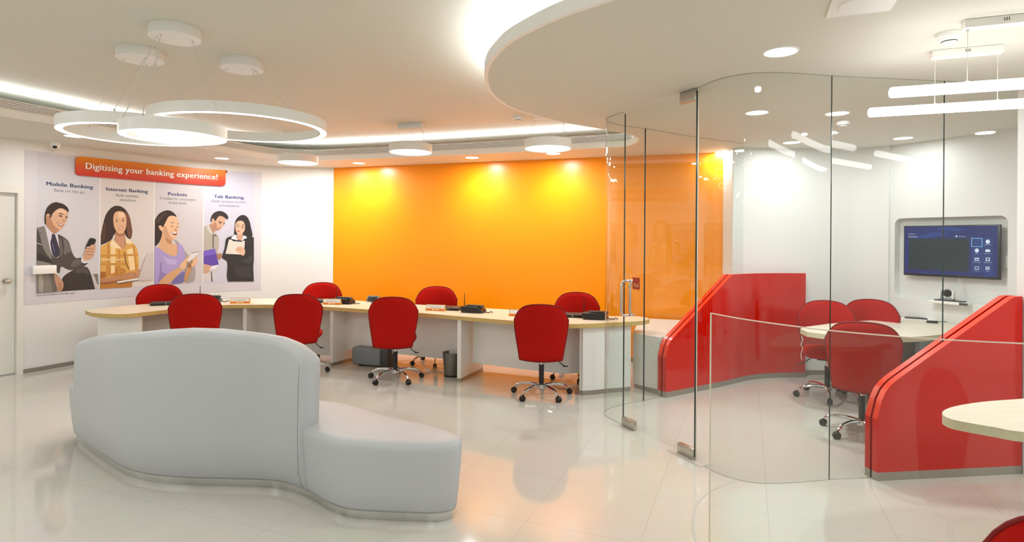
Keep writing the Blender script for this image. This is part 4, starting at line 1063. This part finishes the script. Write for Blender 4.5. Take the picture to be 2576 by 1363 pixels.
# ------------------------------------------------------------ sofa
near = [f(203, 1118), f(235, 1144), f(269.6, 1167), f(316.5, 1195), f(376, 1212), f(470, 1220.6), f(581, 1223.6), f(671, 1227), f(726.4, 1235.5), f(782, 1257), f(824.6, 1282.5), f(876, 1301.7), f(940, 1308), f(1017, 1311.5), f(1080, 1313.4), f(1122, 1310)]
far = [V(-.315, 3.30), V(-.42, 3.43), V(-.55, 3.53), V(-.73, 3.64), V(-1.11, 3.93), V(-1.33, 4.02), V(-1.65, 4.12), V(-2.1, 4.27), V(-2.5, 4.47), V(-2.8, 4.66), V(-3.0, 4.70), V(-3.25, 4.66), V(-3.31, 4.50)]
base = resample(cat(near + far, 6, closed=True) + [near[0]], .04)[:-1]
sofa = empty('curved_sofa', (-1.9, 4.0, 0), world=True); tag(sofa, 'large pale grey leather sofa with a wavy outline and steel plinth', 'sofa')
mb = MB(); b0 = offset2(base, -.0, True)
mb.prism(offset2(base, -.004, True), 0, .048); mb.build('plinth', STEEL, sofa)
lev = [(.048, -.015), (.050, .006), (.07, .018), (.16, .030), (.30, .043), (.39, .049), (.418, .047), (.434, .036), (.441, .018), (.444, -.02)]
mb = MB(); mb.loft([[Vector((p.x, p.y, z)) for p in offset2(base, o_, True)] for z, o_ in lev]); sb = mb.build('seat', LEATHER, sofa, ang=60)
# backrest follows the near side
bpath = resample(cat(near[:10], 8), .02)[3:]
prof = [(197, .70), (203, .76), (212, .80), (235, .845), (265, .885), (330, .937), (400, .968), (470, .983), (550, .98), (640, .958), (700, .937), (740, .905), (765, .87), (782, .83), (795, .76)]
kx = lambda p: 1288 + F*p.x/p.y
sect = []
n = len(bpath)
for i, p in enumerate(bpath):
    nn = n2(bpath, i); ztop = interp(kx(p) - 6, prof)
    e = min(i, n-1-i)*.02; th = .135
    k = min(1, (e+.006)/.03); k = (1-(1-k)**2)**.5; r_ = .045
    out_o = .052; mid = out_o - th/2; hw = max(.004, th/2*k)
    zt_ = ztop - .03*(1-k)
    def lean(z): return -.0*(z) + (.0 if z < .44 else 0) + .014*math.sin(min(1, z/.9)*PI)
    loop = []
    for o2, z in ((hw*.75, .055), (hw, .12), (hw, .3), (hw, .5), (hw, .7 if ztop > .8 else .62), (hw, zt_-.05), (hw*.86, zt_-.02), (hw*.55, zt_-.004), (0, zt_), (-hw*.55, zt_-.004), (-hw*.86, zt_-.02), (-hw, zt_-.05), (-hw, .6), (-hw, .43), (-hw*.9, .30)):
        q = Vector((p.x, p.y)) + nn*(mid + o2 + lean(z) - (.03 if z < .1 else .012 if z < .15 else 0)); loop.append(Vector((q.x, q.y, z)))
    sect.append(loop)
mb = MB(); mb.loft(sect); mb.build('backrest', LEATHER, sofa, ang=50)
# stitched seam near the right edge of the back
sp = []
i = n-3; p = bpath[i]; nn = n2(bpath, i)
for z in [.06+.02*k for k in range(38)]:
    if z > .80: break
    o2 = .052 + .014*math.sin(min(1, z/.9)*PI) - (.03 if z < .1 else .012 if z < .15 else 0)
    q = Vector((p.x, p.y)) + nn*(o2+.0005); sp.append((q.x, q.y, z))
MB().tube(sp, .0016, 5).build('seam', SEAM, sofa)

# ------------------------------------------------------------ tables
def slab_table(out, z, th, m1, m2): mb = MB(); mb.prism(out, z-th, z, mi=1, mtop=0, mside=1); return mb
ta = [TP(2030, 834.5), TP(2083, 841), TP(2180, 846), TP(2262, 848), TP(2330, 845), TP(2390, 838), TP(2420, 832)]
tb = [V(4.70, 5.68), V(4.36, 6.36), TP(2268, 799.5), TP(2176, 806.5), TP(2085, 814), TP(2022, 822.5), TP(2013, 827)]
tabo = cat(ta, 5) + tb
r = empty('meeting_table', (3.6, 5.7, 0), world=True); tag(r, 'cream wood meeting table inside the glass room below the screen', 'table')
slab_table(tabo, DESK, .045, 0, 1).build('tabletop', [TOPC, EDGEC], r, ang=20)
mb = MB(); mb.slab(cat([V(3.45, 5.42), V(3.62, 5.62), V(3.9, 5.72), V(4.3, 5.72)], 6), .03, 0, DESK-.045); mb.build('front_panel', LAMG, r)
mb = MB(); mb.slab(cat([V(3.70, 5.36), V(3.85, 5.52), V(4.05, 5.62), V(4.35, 5.64)], 6), .03, .0, DESK-.05); mb.build('side_panel', GREY, r)
mb = MB(); mb.tube(cat([PZ(2017, 846, .66), PZ(2019, 856, .62), PZ(2015, 866, .57), PZ(2019, 876, .52), PZ(2015, 890, .45), PZ(2017, 905, .38)], 4), .004, 6); mb.build('cable', FIX, r)
t2 = cat([V(3.05, 3.22), TP(2573, 1002.5), TP(2480, 1009.5), TP(2414.5, 1019), TP(2380, 1029), TP(2370, 1040), TP(2385, 1051), TP(2420, 1060), TP(2500, 1074), TP(2573, 1086), V(2.55, 2.50), V(3.1, 2.42)], 6)
t2 = t2 + [V(3.35, 2.6), V(3.4, 3.1)]
r = empty('cream_table', (2.8, 2.9, 0), world=True); tag(r, 'cream wood table with rounded tip cut by the right edge of photo', 'table')
slab_table(t2, DESK, .045, 0, 1).build('tabletop', [TOPC, EDGEC], r, ang=20)
mb = MB(); mb.slab([V(3.25, 2.62), V(3.3, 3.1)], .04, 0, DESK-.045); mb.slab([V(2.95, 2.95), V(3.28, 2.90)], .03, .1, DESK-.045); mb.build('leg_panel', LAMW, r)
# items on meeting table
def tp3(px, py, D_=DESK): return PZ(px, py, D_)
p = tp3(2312, 804); r = empty('microphone_pod', (p.x, p.y, DESK), -.6); tag(r, 'dark conference pod lying at the wall end of the meeting table', 'conference device')
MB().rbox((0, 0, .014), (.26, .06, .022), .008).build('body', DKGREY, r); MB().rbox((-.02, -.01, .004), (.44, .12, .007), .003).build('tray', FIX, r)
p = tp3(2345, 812); mb = MB(); mb.rbox((p.x, p.y, DESK+.012), (.10, .06, .022), .009, -.6); mb.tube(cat([p+V(.04, 0, .015), p+V(.16, .02, .012), p+V(.26, .12, .006), p+V(.2, .25, .01)], 5), .003, 6)
tag(mb.build('remote_control', BLACK), 'black remote with a thin cable near the glass edge on table', 'remote control')
a = [tp3(2231, 818.5), tp3(2258, 819), tp3(2268, 823.5), tp3(2245, 824)]
mb = MB(); mb.prism([v.xy for v in a], DESK, DESK+.002); tag(mb.build('paper_sheet', LAMG), 'small pale sheet lying flat on the meeting table', 'paper')

# ------------------------------------------------------------ screen
tv0, tvt0 = WT.hit(2273.5, 568.4); tv1, tvt1 = WT.hit(2516.5, 564.0); _, tvb0 = WT.hit(2273.5, 691.4); _, tvb1 = WT.hit(2516.5, 704.3)
ZT, ZB = (tvt0+tvt1)/2, (tvb0+tvb1)/2
c = WT.P((tv0+tv1)/2, ZB)
tv = empty('wall_screen_display', c, world=True); tag(tv, 'flat television showing a blue menu, hung in the rounded wall niche', 'television')
ang = math.atan2(td.y, td.x)
FO = .0      # front face flush with the wall plane
def TVp(u, z, o=0): return WT.P(u, z, FO+o)
mb = MB(); c1_ = TVp((tv0+tv1)/2, (ZT+ZB)/2, -.0175); mb.rbox(c1_, (tv1-tv0, .035, ZT-ZB), .006, ang); mb.build('bezel', BLACK, tv)
mb = MB(); cb = TVp((tv0+tv1)/2, (ZT+ZB)/2, -.066); mb.box(cb, (.3, .066, .25), ang); mb.build('bracket', DKGREY, tv)
def em(name, rgb, s): return mat(name, (0.01, 0.01, 0.012), .12, emit=srgb(*rgb)[:3], estr=s, noise=.001)
cs = 5.452
def tvc(x, y): return WT.hit(2220 + x/cs, 530 + y/cs)
scr = [em('screen blue', (8, 34, 112), .8), em('screen dark', (20, 44, 52), .7), em('screen panel', (26, 56, 124), .8), em('screen white', (210, 225, 240), 1.0), em('screen bright blue', (16, 58, 140), .8), em('screen cyan', (120, 190, 235), 1.0)]
m_ = .012; mb = MB()
def q4(u0, u1, z0, z1, o, mi): mb.add([TVp(u0, z0, o), TVp(u1, z0, o), TVp(u1, z1, o), TVp(u0, z1, o)], [(0, 1, 2, 3)], mi)
su0, su1, sz0, sz1 = tv0+m_, tv1-m_*1.6, ZB+m_*2, ZT-m_
q4(su0, su1, sz0, sz1, .0006, 0)
def pu(x): return tvc(x, 560)[0]
def pzz(x, y): return tvc(x, y)[1]
q4(pu(360), pu(1188), pzz(770, 820), pzz(770, 382), .0010, 1)
def art(pts, o, mi): mb.add([TVp(*tvc(x, y), o) for x, y in pts], [tuple(range(len(pts)))[::-1]], mi)
art([(830, 225), (1000, 230), (1180, 260), (1000, 280), (700, 260)], .0009, 4); art([(400, 370), (700, 290), (900, 300), (900, 330), (600, 370)], .0009, 4)
art([(310, 660), (350, 690), (350, 720), (308, 690)], .0009, 4); art([(560, 830), (620, 850), (640, 870), (540, 850)], .0009, 4); art([(1370, 900), (1480, 850), (1540, 850), (1440, 905)], .0009, 4)
rows = [(372, 492), (495, 610), (614, 730), (738, 850)]
for y0, y1 in rows:
    for x0, x1 in ((1222, 1365), (1372, 1515)):
        art([(x0, y0), (x1, y0), (x1, y1), (x0, y1)], .0010, 2)
for seg in ([(1222, 372), (1368, 376), (1368, 384), (1222, 380)], [(1222, 485), (1368, 489), (1368, 496), (1222, 492)], [(1218, 372), (1227, 372), (1227, 492), (1218, 492)], [(1362, 376), (1371, 376), (1371, 496), (1362, 496)]): art(seg, .0014, 5)
def disc_(cx, cy_, rx, mi=3): art([(cx+rx*math.cos(2*PI*k/14), cy_+rx*math.sin(2*PI*k/14)) for k in range(14)], .0013, mi)
disc_(1445, 424, 30); disc_(1295, 545, 28); disc_(1430, 548, 20); disc_(1458, 548, 20); disc_(1015, 350, 12)
for (x0, x1, y0, y1) in [(1262, 1325, 398, 442)]: art([(x0, y0), (x1, y0), (x1, y1), (x0, y1)], .0013, 4)
for (x0, x1, y0, y1) in [(1264, 1324, 645, 686), (1418, 1473, 643, 690), (1266, 1322, 765, 805), (1414, 1470, 768, 808)]: art([(x0, y0), (x1, y0), (x1, y1), (x0, y1)], .0013, 3)
for (x0, x1, y0, y1) in [(1272, 1316, 660, 676), (1430, 1462, 652, 680), (1272, 1316, 772, 797), (1420, 1430, 775, 800), (1436, 1448, 775, 800), (1454, 1464, 775, 800)]: art([(x0, y0), (x1, y0), (x1, y1), (x0, y1)], .0016, 2)
def tvtext(t, x0, x1, y, h, mi=3):
    vs, fs = text_mesh(t, 0); w2 = max(v.x for v in vs); a_, z_ = tvc(x0, y); b_, _ = tvc(x1, y)
    mb.add([TVp(a_ + v.x/w2*(b_-a_), z_ + v.y*h/.69, .0014) for v in vs], fs, mi)
tvtext('Welcome to', 355, 458, 325, .010); tvtext('Welcome', 355, 478, 364, .015); tvtext('Information', 1040, 1137, 357, .010)
tvtext('Media Play', 1400, 1490, 470, .007); tvtext('Games', 1270, 1320, 590, .007); tvtext('Movies Tunes', 1395, 1493, 592, .007)
tvtext('Picture Movies', 1238, 1348, 708, .007); tvtext('Special Media', 1390, 1497, 712, .007); tvtext('Source', 1266, 1322, 828, .007); tvtext('Menu', 1420, 1468, 833, .007)
mb.build('screen', scr, tv, smooth=False, recalc=False)
# small socket in the niche
u_, z_ = tvc(1650, 700); mb = MB(); mb.rbox(WT.P(u_, z_, ND+.006), (.05, .012, .12), .003, ang); tag(mb.build('wall_socket', FIX), 'white socket plate in the niche right of the television', 'socket')
# camera shelf and conference camera
u0, z0 = WT.hit(2350, 752); u1, z1 = WT.hit(2446, 764)
shc = WT.P((u0+u1)/2, (z0+z1)/2 - .01, .06)
r = empty('codec_bar', shc, world=True); tag(r, 'slim white conference unit on the wall under the television', 'conference device')
MB().rbox(shc, (u1-u0, .12, .026), .004, ang).build('body', FIX, r)
MB().rbox(WT.P(u1-.02, shc.z, .124), (.075, .01, .024), .003, ang).build('end_cap', DKGREY, r)
MB().rbox(WT.P((u0+u1)/2+.0, shc.z+.019, .05), ((u1-u0)*.75, .08, .012), .003, ang).build('top_box', DKGREY, r)
uc, zc = WT.hit(2391, 735)
r = empty('conference_camera', WT.P(uc, shc.z+.025, .06), world=True); tag(r, 'silver conference camera with round black lens under the television', 'camera')
cb = WT.P(uc, shc.z+.033, .06); MB().rbox(cb, (.12, .07, .016), .006, ang).build('foot', GREY, r)
ud3 = Vector((td.x, td.y, 0)); nn3 = Vector((td.y, -td.x, 0)); up3 = V(0, 0, 1)
pts = [cb + ud3*.058, cb + ud3*.060 + up3*.06, cb + ud3*.058 + up3*.075]
mb = MB(); mb.rbox(cb+ud3*.058+up3*.045, (.014, .05, .085), .006, ang); mb.rbox(cb-ud3*.058+up3*.045, (.014, .05, .085), .006, ang); mb.build('yoke', FIX, r)
hd = cb + up3*.062
lensd = Vector((-.55, -.83, 0)).normalized()
mb = MB(); mb.cyl(hd - lensd*.045, hd + lensd*.035, .040, .040, n=28); mb.build('head', GREY, r)
mb = MB(); mb.cyl(hd + lensd*.034, hd + lensd*.045, .035, .030, n=28); mb.build('lens', BLACK, r)
# cables hanging from the television
pA = WT.P(WT.hit(2409, 700)[0], ZB, -.02); pB = WT.P(WT.hit(2425, 740)[0], shc.z+.02, .01)
mb = MB(); mb.tube(cat([pA, pA.lerp(pB, .3)+up3*-.01, pA.lerp(pB, .6)+ud3*.02, pB], 5), .0025, 6); mb.tube(cat([pA+ud3*.03, pA.lerp(pB, .4), pA.lerp(pB, .7)-ud3*.01, pB-ud3*.02], 5), .0025, 6)
tag(mb.build('cable_pair', WIRE), 'two thin cables hanging between television and white conference unit', 'cables')
for o in list(bpy.data.objects):
    if '_w' in o: del o['_w']
